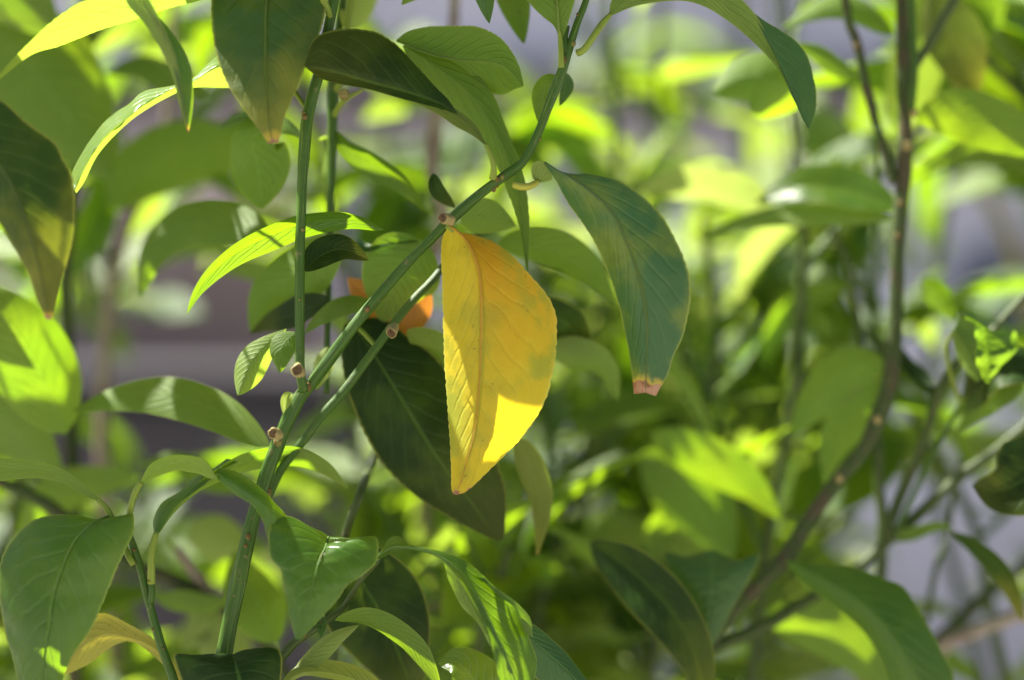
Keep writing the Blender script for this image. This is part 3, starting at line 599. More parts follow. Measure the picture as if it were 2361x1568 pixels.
# 6. lower middle twig with triangular leaf and wavy leaf
b6 = branch('short dark twig at lower centre, holding the triangular leaf and the long wavy leaf', (600, 1800, 0))
tube('stem', [(590, 1800, 1, 13), (630, 1560, .8, 13), (665, 1495, .6, 12), (700, 1466, .5, 10), (740, 1440, .6, 8), (790, 1400, .8, 7), (830, 1340, .4, 6), (872, 1290, -.4, 7)], MAT['stem_dark'], b6, n=60, sides=14, seed=20)
lump('bud', 702, 1462, -.2, 7, MAT['bud'], b6, seed=70)
E(b6, 'green', [('top', [(757, 1236), (750, 1262), (735, 1295), (718, 1360), (702, 1418), (688, 1473)], [(755, 1234), (738, 1222), (700, 1203), (668, 1187), (640, 1192), (624, 1204), (618, 1244), (625, 1288), (646, 1311), (655, 1356), (667, 1418), (680, 1470), (686, 1474)],
  [(760, 1236), (800, 1240), (840, 1239), (866, 1242), (872, 1262), (866, 1298), (832, 1328), (800, 1350), (775, 1386), (740, 1424), (710, 1456), (692, 1475)], .05, 1, dict(d=(.3, -1.2, -1.9, -2.1, -1.9), dl=.6, dr=.6, camber=.05))], label='triangular green leaf hanging over the twig, crossed by a band of sunlight', n=90, m=8, rib=2.6)
E(b6, 'green', [('top', [(868, 1288), (900, 1262), (950, 1262), (1000, 1276), (1050, 1308), (1090, 1360), (1120, 1410), (1150, 1475), (1185, 1540), (1205, 1600), (1215, 1700)], [(868, 1284), (895, 1246), (920, 1238), (940, 1256), (985, 1262), (1050, 1285), (1090, 1310), (1140, 1356), (1185, 1392), (1205, 1425), (1215, 1465), (1236, 1520), (1232, 1575), (1215, 1700)],
  [(870, 1292), (905, 1272), (950, 1268), (990, 1275), (1020, 1290), (1055, 1325), (1085, 1375), (1115, 1430), (1130, 1470), (1140, 1520), (1160, 1580), (1212, 1700)], 0, 1, dict(d=(-.5, -1.2, -1.7, -1.4), dl=1.3, dr=-.2, camber=-.08, wav=.09)),
  ('under', [(1025, 1292), (1060, 1340), (1090, 1400), (1118, 1450), (1132, 1490)], [(1022, 1292), (1035, 1340), (1062, 1395), (1100, 1435), (1130, 1488)], [(1027, 1292), (1062, 1335), (1092, 1388), (1120, 1442), (1134, 1490)], .3, .6, dict(d=(-1.2, -1.4), dl=.6, dr=0, serr=0)),
  ('under', [(1095, 1320), (1150, 1370), (1195, 1410), (1215, 1460)], [(1092, 1312), (1140, 1352), (1190, 1388), (1222, 1425), (1228, 1470)], [(1098, 1325), (1150, 1374), (1190, 1405), (1210, 1462)], .3, .6, dict(d=(-.9, -.7), dl=.1, dr=-.2, serr=0))],
  label='long wavy leaf with rippled edges running down to the bottom edge', n=80, m=7, rib=2)
E(b6, 'dark', [('top', [(536, 1508), (545, 1540), (555, 1590), (560, 1700)], [(534, 1508), (500, 1508), (450, 1510), (402, 1507), (404, 1530), (425, 1580), (480, 1650), (558, 1702)], [(538, 1508), (560, 1500), (600, 1493), (636, 1494), (648, 1506), (650, 1540), (640, 1600), (610, 1660), (562, 1702)], 0, 1, dict(d=(-.6, -1.6, -1.4), dl=.8, dr=.8))], label='dark leaf bending towards the viewer at the bottom edge')
S(b6, 'olive', [(772, 1430, .3), (840, 1425, .2), (905, 1452, .1), (965, 1505, .2), (1020, 1600, .4)], 78, 0, 'under', roll=(58, 30), fold=10, label='narrow leaf underside arching along the bottom')
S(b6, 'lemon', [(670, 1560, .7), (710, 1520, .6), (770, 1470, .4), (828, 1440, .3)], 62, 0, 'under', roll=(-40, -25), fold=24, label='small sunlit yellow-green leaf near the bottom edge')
S(b6, 'lemon', [(900, 1610, .6), (800, 1560, .4), (700, 1550, .4), (640, 1590, .8)], 100, 0, 'top', roll=60)
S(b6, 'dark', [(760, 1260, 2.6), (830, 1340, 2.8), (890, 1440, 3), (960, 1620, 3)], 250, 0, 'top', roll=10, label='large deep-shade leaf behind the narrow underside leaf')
S(b6, 'green', [(735, 1420, .8), (742, 1440, .5), (738, 1472, .4)], 26, 0, 'top', roll=10)
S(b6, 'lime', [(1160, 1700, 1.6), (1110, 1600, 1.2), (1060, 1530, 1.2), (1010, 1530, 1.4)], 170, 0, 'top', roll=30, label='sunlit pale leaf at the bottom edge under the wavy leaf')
E(b6, 'tealclean', [('top', [(1160, 1420), (1230, 1480), (1300, 1540), (1400, 1640)], [(1165, 1410), (1230, 1440), (1300, 1500), (1335, 1545), (1410, 1640)], [(1155, 1425), (1200, 1520), (1280, 1600), (1395, 1645)], 0, 1, dict(d=(-.2, .4, .4), dl=.4, dr=.3))], label='dark green leaf with torn brown edge at bottom')

# 7. left edge leaf, nearest to the lens
b7 = branch('twig entering from the left edge with one large drooping leaf, closest to the lens', (-320, 500, -2))
tube('stem', [(-330, 700, -2, 12), (-300, 450, -2, 11), (-250, 200, -2.2, 10), (-200, -200, -2.2, 9)], MAT['stem'], b7, n=30)
E(b7, 'mottled', [('top', [(-150, 230), (-70, 290), (-10, 370), (34, 444), (68, 536), (95, 640), (112, 735)], [(-152, 234), (-110, 340), (-60, 440), (0, 515), (41, 585), (68, 640), (86, 695), (106, 736)], [(-148, 226), (-60, 200), (0, 228), (68, 287), (126, 328), (147, 369), (167, 410), (173, 478), (168, 546), (154, 604), (138, 665), (124, 723), (116, 738)], 0, 1,
  dict(d=(-2.4, -3.2, -3.6, -3.2), dl=.9, dr=.5))], label='large mottled dark leaf drooping at the left edge with brown tip', n=80, m=7, rib=2.4, pet=[(-255, 230, -2.2, 8), (-200, 215, -2.3, 8), (-150, 230, -2.4, 7)])

# 8. leafy shoot behind the left edge
b8 = branch('blurred shoot at far left behind the drooping leaf', (160, 1500, 8))
tube('stem', [(170, 1900, 9, 18), (172, 1400, 9, 17), (168, 1150, 9, 17), (162, 930, 9, 16), (156, 780, 9, 15), (150, 640, 9, 14), (165, 480, 9.5, 13), (185, 260, 10, 12), (200, -60, 11, 11)], MAT['stem_bark'], b8, n=60)
S(b8, 'green', [(152, 1000, 5), (95, 860, 4.5), (20, 740, 4), (-90, 640, 4)], 215, 0, 'under', roll=15, label='bright backlit leaf glowing at the left edge')
S(b8, 'green', [(-140, 800, 7), (-60, 900, 7), (40, 1000, 7), (150, 1120, 7)], 190, 0, 'under', roll=20)
S(b8, 'olive', [(620, 1030, 2.6), (510, 952, 3), (400, 912, 3.6), (280, 912, 4.2), (165, 948, 5)], 115, 0, 'under', roll=(20, 35), fold=10, label='long olive leaf arching from the far left shoot to the main joint')
S(b8, 'olive', [(-60, 20, 8), (60, 140, 8), (160, 270, 8), (260, 420, 8)], 290, 0, 'under', roll=12, label='very broad blurred olive leaf filling the upper left')
S(b8, 'green', [(-100, -60, 7), (30, -10, 7), (140, 90, 7)], 170, 0, 'under', roll=20)
S(b8, 'olive', [(620, 545, 3), (520, 510, 4), (420, 520, 4.6), (350, 590, 5), (322, 690, 5.4)], 120, 0, 'under', roll=(25, 20), fold=10, label='blurred olive leaf bending down over the bare patch of wall')
S(b8, 'green', [(480, 215, 9), (400, 180, 9), (320, 150, 9), (240, 170, 9)], 90, 0, 'under', roll=30)
S(b8, 'olive', [(250, 480, 10), (330, 400, 10), (450, 350, 10), (640, 330, 10)], 170, 0, 'under', roll=15)
S(b8, 'green', [(150, 640, 10), (190, 560, 10), (230, 470, 11), (250, 330, 11)], 110, 0, 'top', roll=30)

# 9. thick forked branch on the right
b9 = branch('thick forked brown-green branch rising at right, slightly out of focus', (1560, 1900, 6))
tube('stem', [(1520, 1900, 6, 18), (1580, 1640, 6, 17), (1622, 1506, 6, 15), (1660, 1450, 6, 16), (1707, 1391, 6, 17), (1765, 1330, 6, 19), (1812, 1282, 6, 19), (1861, 1203, 6, 18), (1929, 1111, 6, 18), (1990, 1035, 6, 18), (2026, 960, 6, 22), (2046, 900, 6, 19), (2056, 840, 6, 17.5), (2066, 690, 6, 17), (2070, 553, 6, 17), (2077, 478, 6, 18), (2086, 360, 6, 18), (2086, 240, 6, 16), (2082, 120, 6, 16), (2078, 0, 6, 14), (2070, -300, 6, 12)], MAT['stem_bark'], b9, n=160, sides=18, knob=.16, seed=31)
tube('stem', [(2062, 425, 6, 12), (2045, 365, 6, 11), (2025, 307, 6, 11), (1998, 205, 6, 11), (1974, 96, 6, 11), (1953, 38, 6, 10), (1940, -100, 6, 9)], MAT['stem_bark'], b9, n=50, sides=12, knob=.12, seed=33)
tube('stem', [(2092, 190, 6, 10), (2110, 150, 6, 11), (2134, 113, 6, 11), (2168, 55, 6, 11), (2203, -7, 6, 11), (2280, -160, 6, 9)], MAT['stem_dark'], b9, n=40, sides=12, knob=.12, seed=34)
tube('stem', [(2100, 260, 5.6, 8), (2108, 170, 5.5, 8), (2104, 80, 5.5, 8), (2100, -60, 5.5, 7)], MAT['stem'], b9, n=30, sides=12, seed=35)
tube('stem', [(1600, 1530, 6, 13), (1639, 1497, 6, 14), (1741, 1452, 6.4, 15), (1861, 1384, 6.8, 14), (1940, 1335, 7, 13), (1990, 1300, 7, 13), (2049, 1244, 7, 13), (2117, 1186, 7, 14), (2220, 1093, 7, 13), (2305, 1032, 7, 12), (2400, 940, 7, 11), (2520, 760, 7, 10)], MAT['stem_dark'], b9, n=90, sides=14, knob=.14, seed=36)
tube('stem', [(1987, 812, 9, 9), (1980, 758, 9, 9), (1963, 655, 9, 9), (1946, 587, 9, 9), (1912, 519, 9, 8), (1890, 400, 9.5, 7)], MAT['stem_dark'], b9, n=40, sides=12, seed=37)
for i, (x, y, d, r) in enumerate([(2110, 335, 5, 15), (2070, 462, 5, 10), (1938, 1100, 5, 13), (2060, 540, 5, 9), (2120, 262, 5.4, 14), (1962, 100, 5.2, 9), (2022, 960, 4.6, 14)]): lump('bud', x, y, d, r, MAT['bud' if i % 2 else 'twig_tan'], b9, seed=i + 90)
S(b9, 'olive', [(1980, 178, 6), (1930, 150, 6), (1880, 118, 6), (1830, 100, 6)], 62, 0, 'under', roll=(50, 20), label='olive leaf joined by a thin stalk to the left fork')
S(b9, 'olive', [(1855, 235, 6.5), (1790, 190, 6), (1720, 175, 6), (1640, 215, 6)], 190, 0, 'under', roll=25, fold=22)
S(b9, 'olive', [(2060, 80, 6.5), (1980, 20, 6.5), (1900, 15, 6.5), (1800, 65, 6.5)], 80, 0, 'under', roll=40)
S(b9, 'mottled', [(2150, -20, 7), (2180, 60, 7), (2215, 140, 7), (2245, 245, 7)], 150, 0, 'under', roll=15, label='mottled leaf hanging beside the right fork')
S(b9, 'olive', [(2110, 275, 6.4), (2200, 270, 6), (2300, 300, 5.5), (2450, 370, 5)], 150, 0, 'under', roll=25, label='large dull leaf reaching off the right edge')
S(b9, 'olive', [(2066, 480, 6.4), (1950, 440, 7), (1840, 430, 7.4), (1740, 470, 8)], 120, 0, 'top', roll=30, fold=16, label='wide leaf stretching left from the fork')
S(b9, 'green', [(2060, 500, 6.4), (1900, 490, 7), (1760, 500, 7.6), (1600, 545, 8)], 66, 0, 'under', roll=30)
S(b9, 'olive', [(2040, 835, 6.2), (1960, 850, 6.6), (1880, 920, 7), (1820, 1010, 7.4)], 120, 0, 'under', roll=15, label='pale blurred leaf slanting down left of the fork joint')
S(b9, 'olive', [(2030, 880, 6.4), (1985, 950, 6.8), (1930, 1020, 7.2), (1900, 1110, 7.4)], 115, 0, 'under', roll=-20)
S(b9, 'green', [(2130, 640, 7), (2170, 690, 7), (2200, 740, 7)], 70, 0, 'top', roll=20)
E(b9, 'tealclean', [('top', [(1640, 1270), (1642, 1340), (1636, 1420), (1632, 1490)], [(1638, 1268), (1580, 1280), (1530, 1275), (1545, 1330), (1580, 1420), (1612, 1480), (1628, 1492)], [(1645, 1268), (1700, 1290), (1752, 1276), (1730, 1330), (1690, 1400), (1655, 1470), (1636, 1492)], 0, 1, dict(d=(5, 4.4, 4.6), dl=.8, dr=.8, camber=.06))], label='blurred triangular green leaf at the foot of the thick branch')
E(b9, 'green', [('top', [(1812, 1292), (1900, 1340), (1990, 1400), (2060, 1480), (2120, 1600), (2160, 1700)], [(1812, 1290), (1880, 1300), (1960, 1305), (2040, 1335), (2085, 1355), (2120, 1410), (2165, 1490), (2200, 1580), (2165, 1702)], [(1812, 1295), (1850, 1345), (1920, 1395), (1985, 1450), (2030, 1520), (2060, 1600), (2150, 1702)], 0, 1, dict(d=(5, 4, 4), dl=.8, dr=.8, camber=.05))], label='large shaded green leaf at bottom right with glossy streaks')
S(b9, 'olive', [(1760, 1420, 7.5), (1860, 1440, 7.5), (1950, 1490, 7.5), (2060, 1600, 7.5)], 150, 0, 'under', roll=25)
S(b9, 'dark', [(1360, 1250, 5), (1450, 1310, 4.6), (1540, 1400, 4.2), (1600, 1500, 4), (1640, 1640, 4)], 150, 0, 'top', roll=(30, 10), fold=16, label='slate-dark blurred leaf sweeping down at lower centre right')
S(b9, 'olive', [(1480, 1040, 9), (1560, 1100, 9), (1620, 1180, 9), (1690, 1290, 9)], 200, 0, 'under', roll=15, label='broad olive leaf behind the lower middle')
S(b9, 'olive', [(1500, 1000, 8), (1620, 1060, 8), (1720, 1120, 8), (1800, 1200, 8)], 130, 0, 'under', roll=30)

# 10. crumpled leaf shoot, far right
b10 = branch('thin twig at right edge bearing the crumpled leaf', (2060, 1500, 8))
tube('stem', [(2010, 1700, 8, 13), (2028, 1400, 8, 13), (2034, 1200, 8, 13), (2025, 1120, 8, 12), (2022, 1030, 8, 10), (2015, 950, 8.4, 9)], MAT['stem_dark'], b10, n=30)
tube('stem', [(2040, 1230, 7, 13), (2085, 1120, 7, 13), (2130, 1010, 6.5, 13), (2164, 905, 6, 11), (2203, 843, 6, 9), (2280, 770, 6, 8), (2345, 700, 6, 8), (2450, 600, 6, 8)], MAT['stem_dark'], b10, n=50, knob=.15)
tube('stem', [(2060, 1240, 7, 8), (2110, 1130, 6.6, 7), (2170, 1010, 6.3, 7), (2215, 930, 6, 6), (2235, 860, 5.6, 5)], MAT['stem'], b10, n=30)
E(b10, 'green', [('under', [(2200, 760), (2225, 800), (2248, 850), (2256, 878)], [(2198, 758), (2196, 790), (2215, 840), (2250, 880)], [(2210, 730), (2250, 745), (2270, 775), (2262, 830), (2258, 880)], 0, .6, dict(d=(4.5, 4.2), wav=.1)),
  ('top', [(2270, 755), (2275, 800), (2280, 840), (2276, 884)], [(2225, 730), (2252, 790), (2245, 815), (2255, 850), (2272, 884)], [(2300, 770), (2335, 765), (2345, 800), (2310, 845), (2280, 884)], .2, 1, dict(d=(3.9, 3.6), wav=.25, dl=-.4, dr=.5))], label='crumpled leaf with glaring white patches at right', pet=[(2215, 930, 6, 6), (2190, 860, 5.5, 5), (2180, 800, 5, 5), (2200, 760, 4.6, 4)])
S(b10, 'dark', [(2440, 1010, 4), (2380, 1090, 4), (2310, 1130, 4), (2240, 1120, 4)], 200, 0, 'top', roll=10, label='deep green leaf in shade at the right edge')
S(b10, 'mottled', [(2190, 1225, 6), (2260, 1265, 5.6), (2320, 1330, 5.2), (2362, 1440, 5)], 70, 0, 'top', roll=(60, 30))
S(b10, 'olive', [(2040, 1245, 7), (2100, 1235, 6.8), (2160, 1215, 6.6), (2200, 1220, 6.4)], 45, 0, 'under', roll=40)
S(b10, 'dark', [(2160, 910, 6), (2130, 880, 6.4), (2090, 840, 6.6), (2060, 780, 6.8)], 46, 0, 'top', roll=30)
S(b10, 'olive', [(2360, 880, 5), (2290, 900, 5), (2240, 940, 5.4), (2200, 1000, 5.6)], 100, 0, 'under', roll=30)
S(b10, 'dark', [(2420, 860, 5), (2340, 850, 5), (2280, 870, 5.2), (2230, 960, 5.6)], 130, 0, 'top', roll=40)

# 11. low brown limbs, bottom right
b11 = branch('low dark brown limb entering from the bottom right edge', (2500, 1500, 10))
tube('stem', [(2130, 1560, 10, 18), (2179, 1483, 10, 18), (2225, 1462, 10, 17), (2271, 1445, 10, 18), (2350, 1411, 10, 18), (2500, 1330, 10, 17), (2700, 1200, 10, 16)], MAT['bark'], b11, n=50, knob=.25)
tube('stem', [(2140, 1490, 11, 13), (2200, 1440, 11, 14), (2271, 1374, 11, 14), (2340, 1322, 11, 14), (2500, 1180, 11, 12)], MAT['stem_bark'], b11, n=40, knob=.2)
tube('stem', [(2134, 1440, 9, 7), (2158, 1305, 9, 7), (2179, 1254, 9, 7), (2196, 1151, 9, 7), (2215, 1060, 9, 6)], MAT['stem_dark'], b11, n=30, knob=.2)

# 12. dark limbs, lower left, behind the arch leaves
b12 = branch('dark brown limb slanting down behind the lower left leaves', (-200, 1050, 7))
tube('stem', [(-200, 1040, 7, 16), (17, 1118, 7, 16), (102, 1160, 7, 16), (200, 1235, 7, 15), (294, 1298, 7, 15), (376, 1329, 7, 15), (461, 1367, 7, 16), (530, 1415, 7, 16), (598, 1476, 7, 14), (700, 1620, 7, 14)], MAT['stem_bark'], b12, n=70, knob=.2)
tube('stem', [(410, 1265, 6.6, 8), (440, 1310, 6.8, 11), (478, 1357, 7, 13), (500, 1390, 7, 13)], MAT['bark'], b12, n=20, knob=.2)
tube('stem', [(383, 1240, 6.8, 3), (400, 1262, 6.8, 4), (425, 1290, 6.9, 6)], MAT['petiole'], b12, n=12)
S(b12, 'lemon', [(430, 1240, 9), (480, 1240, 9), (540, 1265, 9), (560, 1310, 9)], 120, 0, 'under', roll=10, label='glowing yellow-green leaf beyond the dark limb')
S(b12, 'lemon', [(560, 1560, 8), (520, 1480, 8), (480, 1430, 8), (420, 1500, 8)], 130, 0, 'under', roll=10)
S(b12, 'olive', [(360, 1380, 6.5), (420, 1390, 6.5), (480, 1395, 6.5), (540, 1380, 6.5)], 66, 0, 'under', roll=30)
S(b12, 'olive', [(640, 1480, 5), (600, 1400, 5), (570, 1340, 5.4), (540, 1270, 6)], 150, 0, 'under', roll=20)
S(b12, 'olive', [(560, 1130, 8), (480, 1100, 8), (400, 1060, 8), (320, 1075, 8)], 70, 0, 'under', roll=30)
S(b12, 'green', [(60, 1240, 8), (120, 1160, 8), (200, 1120, 8), (330, 1100, 8)], 120, 0, 'under', roll=30)


def wall_vent():
    c = Vector((.612, 1.95, 1.30 + .045)); t = thing('wall_vent', 'small dark blue round vent in the lavender wall at far right, out of focus', 'vent', c)
    rings = [(.075, 0), (.078, -.014), (.066, -.018), (.060, -.006), (.02, -.004)]
    vs, fs = [], []
    for r, y in rings:
        for k in range(32): vs.append(c + Vector((math.cos(k * .19635) * r, y, math.sin(k * .19635) * r)))
    for i in range(4):
        for k in range(32): fs.append((i * 32 + k, i * 32 + (k + 1) % 32, (i + 1) * 32 + (k + 1) % 32, (i + 1) * 32 + k))
    fs.append(tuple(4 * 32 + k for k in range(32)))
    link('vent_cover', mesh('vent_cover', vs, fs, [(0, 0)] * len(vs), c), MAT['vent_blue'], t, c)
    for k in range(-3, 4):
        w_ = math.sqrt(.058 ** 2 - (k * .016) ** 2)
        vs = [c + Vector((sx_ * w_, y, k * .016 + z)) for sx_ in (-1, 1) for y, z in ((-.004, .005), (-.014, -.003), (-.004, -.003))]
        link('slat', mesh('slat', vs, [(0, 1, 4, 3), (1, 2, 5, 4), (0, 2, 1), (3, 4, 5)], [(0, 0)] * 6, c, smooth=False), MAT['vent_blue'], t, c)
wall_vent()

# ------------------------------------------------------------------ blurred shrubs behind
LIT = [(300, 262, -.2, 1.6), (345, 238, 0, 1.6), (420, 205, .2, 1.6), (240, 310, -.5, 1.6), (60, 150, -1.4, 2), (130, 95, -1.4, 2), (560, 150, .5, 1.2),  # (x, y, depth, radius cm): spots kept clear of leaves so that sun reaches them
 (1160, 640, 0, 2.6), (1200, 800, 0, 2.6), (1150, 950, 0, 2.4), (1060, 1000, -.8, 1.8), (1100, 880, -.8, 1.5), (200, 60, -1, 2.2), (350, 10, -1, 1.5), (260, 260, -.4, 2.5), (200, 350, -.4, 2.3), (400, 190, 0, 2), (500, 150, .3, 1.5), (705, 30, .5, .9), (1165, 350, 1.2, 1.6), (1216, 500, 1.3, 1.2),
 (1060, 490, 0, 1.3), (1230, 335, 0, .6), (565, 1300, .4, 2), (600, 1160, .4, 1.5), (840, 520, 1, 1.5), (590, 850, 1, 2), (740, 1300, -1.4, 1.0), (660, 1270, -1.4, .8), (60, 1430, -1.4, 1.2), (620, 1060, 1.2, 1.0), (348, 1310, -.2, 1), (690, 1510, .6, 1.5), (1090, 1540, 1.2, 2), (220, 1490, 1.6, 1.5), (790, 655, 5, 2), (1000, 1180, 3, 1.3), (2275, 860, 3.8, 1.5), (640, 1010, 0, .8), (1120, 460, 0, .8), (1560, 800, -1, .8)]
LITP = [(P(x, y, d), r / 100) for x, y, d, r in LIT]
def blocks(c, r0):
    for lp, r in LITP:
        dv = c - lp; al = dv.dot(SUN)
        if al > 0 and (dv - SUN * al).length < r + r0: return True
    return False
RB = random.Random(11)
WIN = [(900, -60, 1010, 50), (1200, 70, 1290, 190), (880, 220, 960, 330), (430, 600, 680, 850), (260, 880, 600, 1060), (380, 1120, 580, 1300), (1960, 80, 2045, 220), (2190, 430, 2360, 690), (2120, 830, 2190, 960),
       (1990, 1150, 2060, 1260), (2080, 1200, 2240, 1420), (2220, 1480, 2360, 1568), (560, 200, 640, 250)]
def leaf_template(i, L=1.0):
    n, m = 11, 3; rnd = random.Random(100 + i); droop = [.25, .5, .8, 1.15, .1, 1.5][i]; wd = [.20, .17, .19, .18, .22, .15][i]; fold = [.35, .2, .5, .3, .15, .6][i]
    M = []; p = Vector((0, 0, 0)); a = .25
    for k in range(n):
        M.append(p.copy()); p = p + Vector((math.sin(i * 2 + k * .5) * .006, math.cos(a), math.sin(a))) * (L / (n - 1)); a -= droop * 1.2 / (n - 1)
    vs, uv, fs = [], [], []
    for k in range(n):
        T = (M[min(k + 1, n - 1)] - M[max(k - 1, 0)]).normalized(); sd = Vector((1, 0, 0)); N = sd.cross(T)
        tw = Matrix.Rotation((k / n - .3) * [.5, -.6, .3, -.4, .8, .6][i], 3, T); sd = tw @ sd; N = tw @ N
        for j in range(-m, m + 1):
            s = abs(j) / m; wdt = wd * prof(k / (n - 1)); e = sd * (wdt * j / m) + N * (wdt * s * fold + .03 * mnoise.noise(Vector((k * .45, j * .5, i * 7))) * s)
            vs.append(M[k] + e); uv.append((.5 + .5 * j / m, k / (n - 1)))
    W = 2 * m + 1
    for k in range(n - 1):
        for j in range(W - 1):
            a_ = k * W + j; fs.append((a_, a_ + 1, a_ + W + 1, a_ + W))
    # petiole as a thin three-sided stalk
    o = len(vs)
    for z in (-.22, .04):
        for q in range(3):
            an = q * 2.094; vs.append(Vector((.014 * math.cos(an), z, .014 * math.sin(an) - (.02 if z < 0 else 0)))); uv.append((.5, .0))
    for q in range(3): fs.append((o + q, o + (q + 1) % 3, o + 3 + (q + 1) % 3, o + 3 + q))
    return mesh('leaf_shape', vs, fs, uv)
TPL = [leaf_template(i) for i in range(6)]
def put_leaf(parent, pbase, node, direction, L, mat, roll, tpl):
    y = direction.normalized(); up = Vector((0, 0, 1)); x = y.cross(up)
    x = Vector((1, 0, 0)) if x.length < 1e-3 else x.normalized(); z = x.cross(y)
    rot = Matrix((x, y, z)).transposed() @ Matrix.Rotation(roll, 3, 'Y')
    o = bpy.data.objects.new('leaf', TPL[tpl]); COL.objects.link(o); o.parent = parent
    o.location = node - pbase + y * (.2 * L); o.rotation_euler = rot.to_euler(); o.scale = (L, L, L)
    if not TPL[tpl].materials: TPL[tpl].materials.append(MAT['green'])
    o.material_slots[0].link = 'OBJECT'; o.material_slots[0].material = MAT[mat]
    return o
def inwin(x, y):
    return any(a < x < c and b < y < d for a, b, c, d in WIN)
MW = ['green', 'olive', 'olive', 'lime', 'lime', 'lemon', 'green']
def bg_shrub(label, pts, nleaf, mats=MW, smat='stem_dark', Ls=(.055, .095), seed=0, avoid=True, twigs=3, spread=1.0, group='blurred leafy shoots behind the front branches'):
    rnd = random.Random(seed); b0 = P(*pts[0][:3]); sh = thing('citrus_shoot', label, 'shoot', b0, group)
    tube('stem', pts, MAT[smat], sh, n=50, sides=10, knob=.12, seed=seed)
    lines = [resample([P(*p[:3]) for p in pts], 60)]
    for k in range(twigs):
        i = rnd.randint(8, 52); a = lines[0][i]; dr = Vector((rnd.uniform(-1, 1), rnd.uniform(-.6, .8), rnd.uniform(.2, .9))).normalized(); ln = rnd.uniform(.06, .13) * spread
        q = [a, a + dr * ln * .5 + Vector((0, 0, .01)), a + dr * ln + Vector((0, 0, .02))]
        if avoid and any(inwin(*proj(v)) for v in q): continue
        tp = []
        for j, v in enumerate(q):
            x, y = proj(v); tp.append((x, y, undep(v.y * 100), 9 - 2.2 * j))
        tube('twig', tp, MAT['stem'], sh, n=12, sides=8, seed=k); lines.append(resample(q, 24))
    cnt = 0; tries = 0
    while cnt < nleaf and tries < nleaf * 12:
        tries += 1
        ln = lines[0] if rnd.random() < .45 or len(lines) == 1 else rnd.choice(lines[1:])
        nd = rnd.choice(ln[2:]); az = rnd.uniform(0, 6.283); el = rnd.uniform(-.5, .9)
        dr = Vector((math.cos(az) * math.cos(el), math.sin(az) * math.cos(el) * .8, math.sin(el)))
        L = rnd.uniform(*Ls); tip = nd + dr * L * 1.1; md = nd + dr * L * .6
        if avoid and (inwin(*proj(tip)) or inwin(*proj(md)) or inwin(*proj(nd + dr * L * .35))): continue
        if min(tip.y, md.y) < b0.y - .02 or proj(md)[1] < -90 or tip.y < .035 or blocks(md, L * .3) or blocks(tip, L * .1) or blocks(nd, L * .1): continue
        put_leaf(sh, b0, nd, dr, L, rnd.choice(mats), rnd.uniform(-.7, .7), rnd.randrange(6)); cnt += 1
    return sh
bg_shrub('pale bare twig slanting in front of the wall at the far right', [(2480, 1200, 30, 14), (2400, 800, 30, 14), (2330, 560, 30, 15), (2270, 440, 30, 15), (2230, 330, 30, 12)], 3, seed=40, smat='twig_tan', twigs=0)
bg_shrub('blurred stem with pale bark coloured as if sunlit left of centre, in front of the grey wall', [(300, 1900, 14, 18), (250, 1300, 14, 17), (235, 1000, 14, 16), (245, 800, 14, 15), (258, 650, 14, 14), (300, 500, 14, 13), (345, 420, 14, 12), (390, 250, 14, 11), (400, -100, 15, 10)], 24, seed=1, smat='bark')
bg_shrub('brown blurred stem standing behind the gap above the yellow leaf', [(1000, 1900, 16, 18), (1004, 1500, 16, 17), (992, 1300, 16, 16), (960, 1000, 14, 15), (975, 700, 12, 14), (1020, 500, 9, 13), (996, 400, 9, 17), (1004, 270, 9, 17), (1030, 150, 9, 12), (1046, 50, 9, 12), (1050, -150, 9, 11)], 22, seed=2, smat='bark')
bg_shrub('soft yellow-green shoot beyond the blue-green leaf', [(1500, 1900, 22, 16), (1470, 1300, 22, 15), (1480, 900, 22, 14), (1500, 500, 22, 12), (1520, 100, 22, 10), (1530, -200, 22, 9)], 34, seed=3, mats=['lime', 'lemon', 'lime', 'olive'])
bg_shrub('sunlit shoot glowing at the upper right, left of the thick branch', [(1800, 1900, 30, 18), (1780, 1200, 30, 16), (1760, 800, 30, 14), (1720, 400, 30, 13), (1700, 50, 30, 12), (1690, -250, 30, 11)], 42, seed=4, mats=['lime', 'lemon', 'lime', 'lime', 'olive', 'green'], Ls=(.045, .085))
bg_shrub('tangled shoot deep in the lower right background', [(1400, 1900, 26, 16), (1420, 1500, 26, 15), (1550, 1200, 26, 13), (1700, 1000, 26, 11), (1800, 850, 26, 9)], 40, seed=5, mats=['olive', 'lime', 'olive', 'lime', 'lemon'], Ls=(.045, .075))
bg_shrub('leafy shoot behind the forked branch near the right edge', [(2330, 1900, 20, 17), (2250, 1500, 20, 15), (2160, 1150, 20, 12), (2140, 800, 20, 11), (2180, 480, 20, 11), (2240, 250, 20, 10), (2300, -100, 20, 9)], 26, seed=6)
bg_shrub('shoot with small leaves in the top right corner', [(2600, 900, 24, 16), (2480, 500, 24, 14), (2380, 250, 24, 12), (2300, 60, 24, 10), (2250, -200, 24, 8)], 24, seed=7)
bg_shrub('low leafy shoot in the shade at the bottom centre', [(1250, 1900, 12, 14), (1230, 1500, 12, 13), (1270, 1300, 12, 11), (1330, 1100, 12, 9), (1370, 950, 12, 7)], 26, seed=8, mats=['green', 'olive', 'lime', 'lime'], Ls=(.04, .07))
bg_shrub('backlit shoot far behind the upper left leaves', [(60, 1900, 24, 16), (80, 1000, 24, 14), (150, 500, 24, 12), (280, 200, 24, 11), (420, -100, 24, 10)], 26, seed=9)
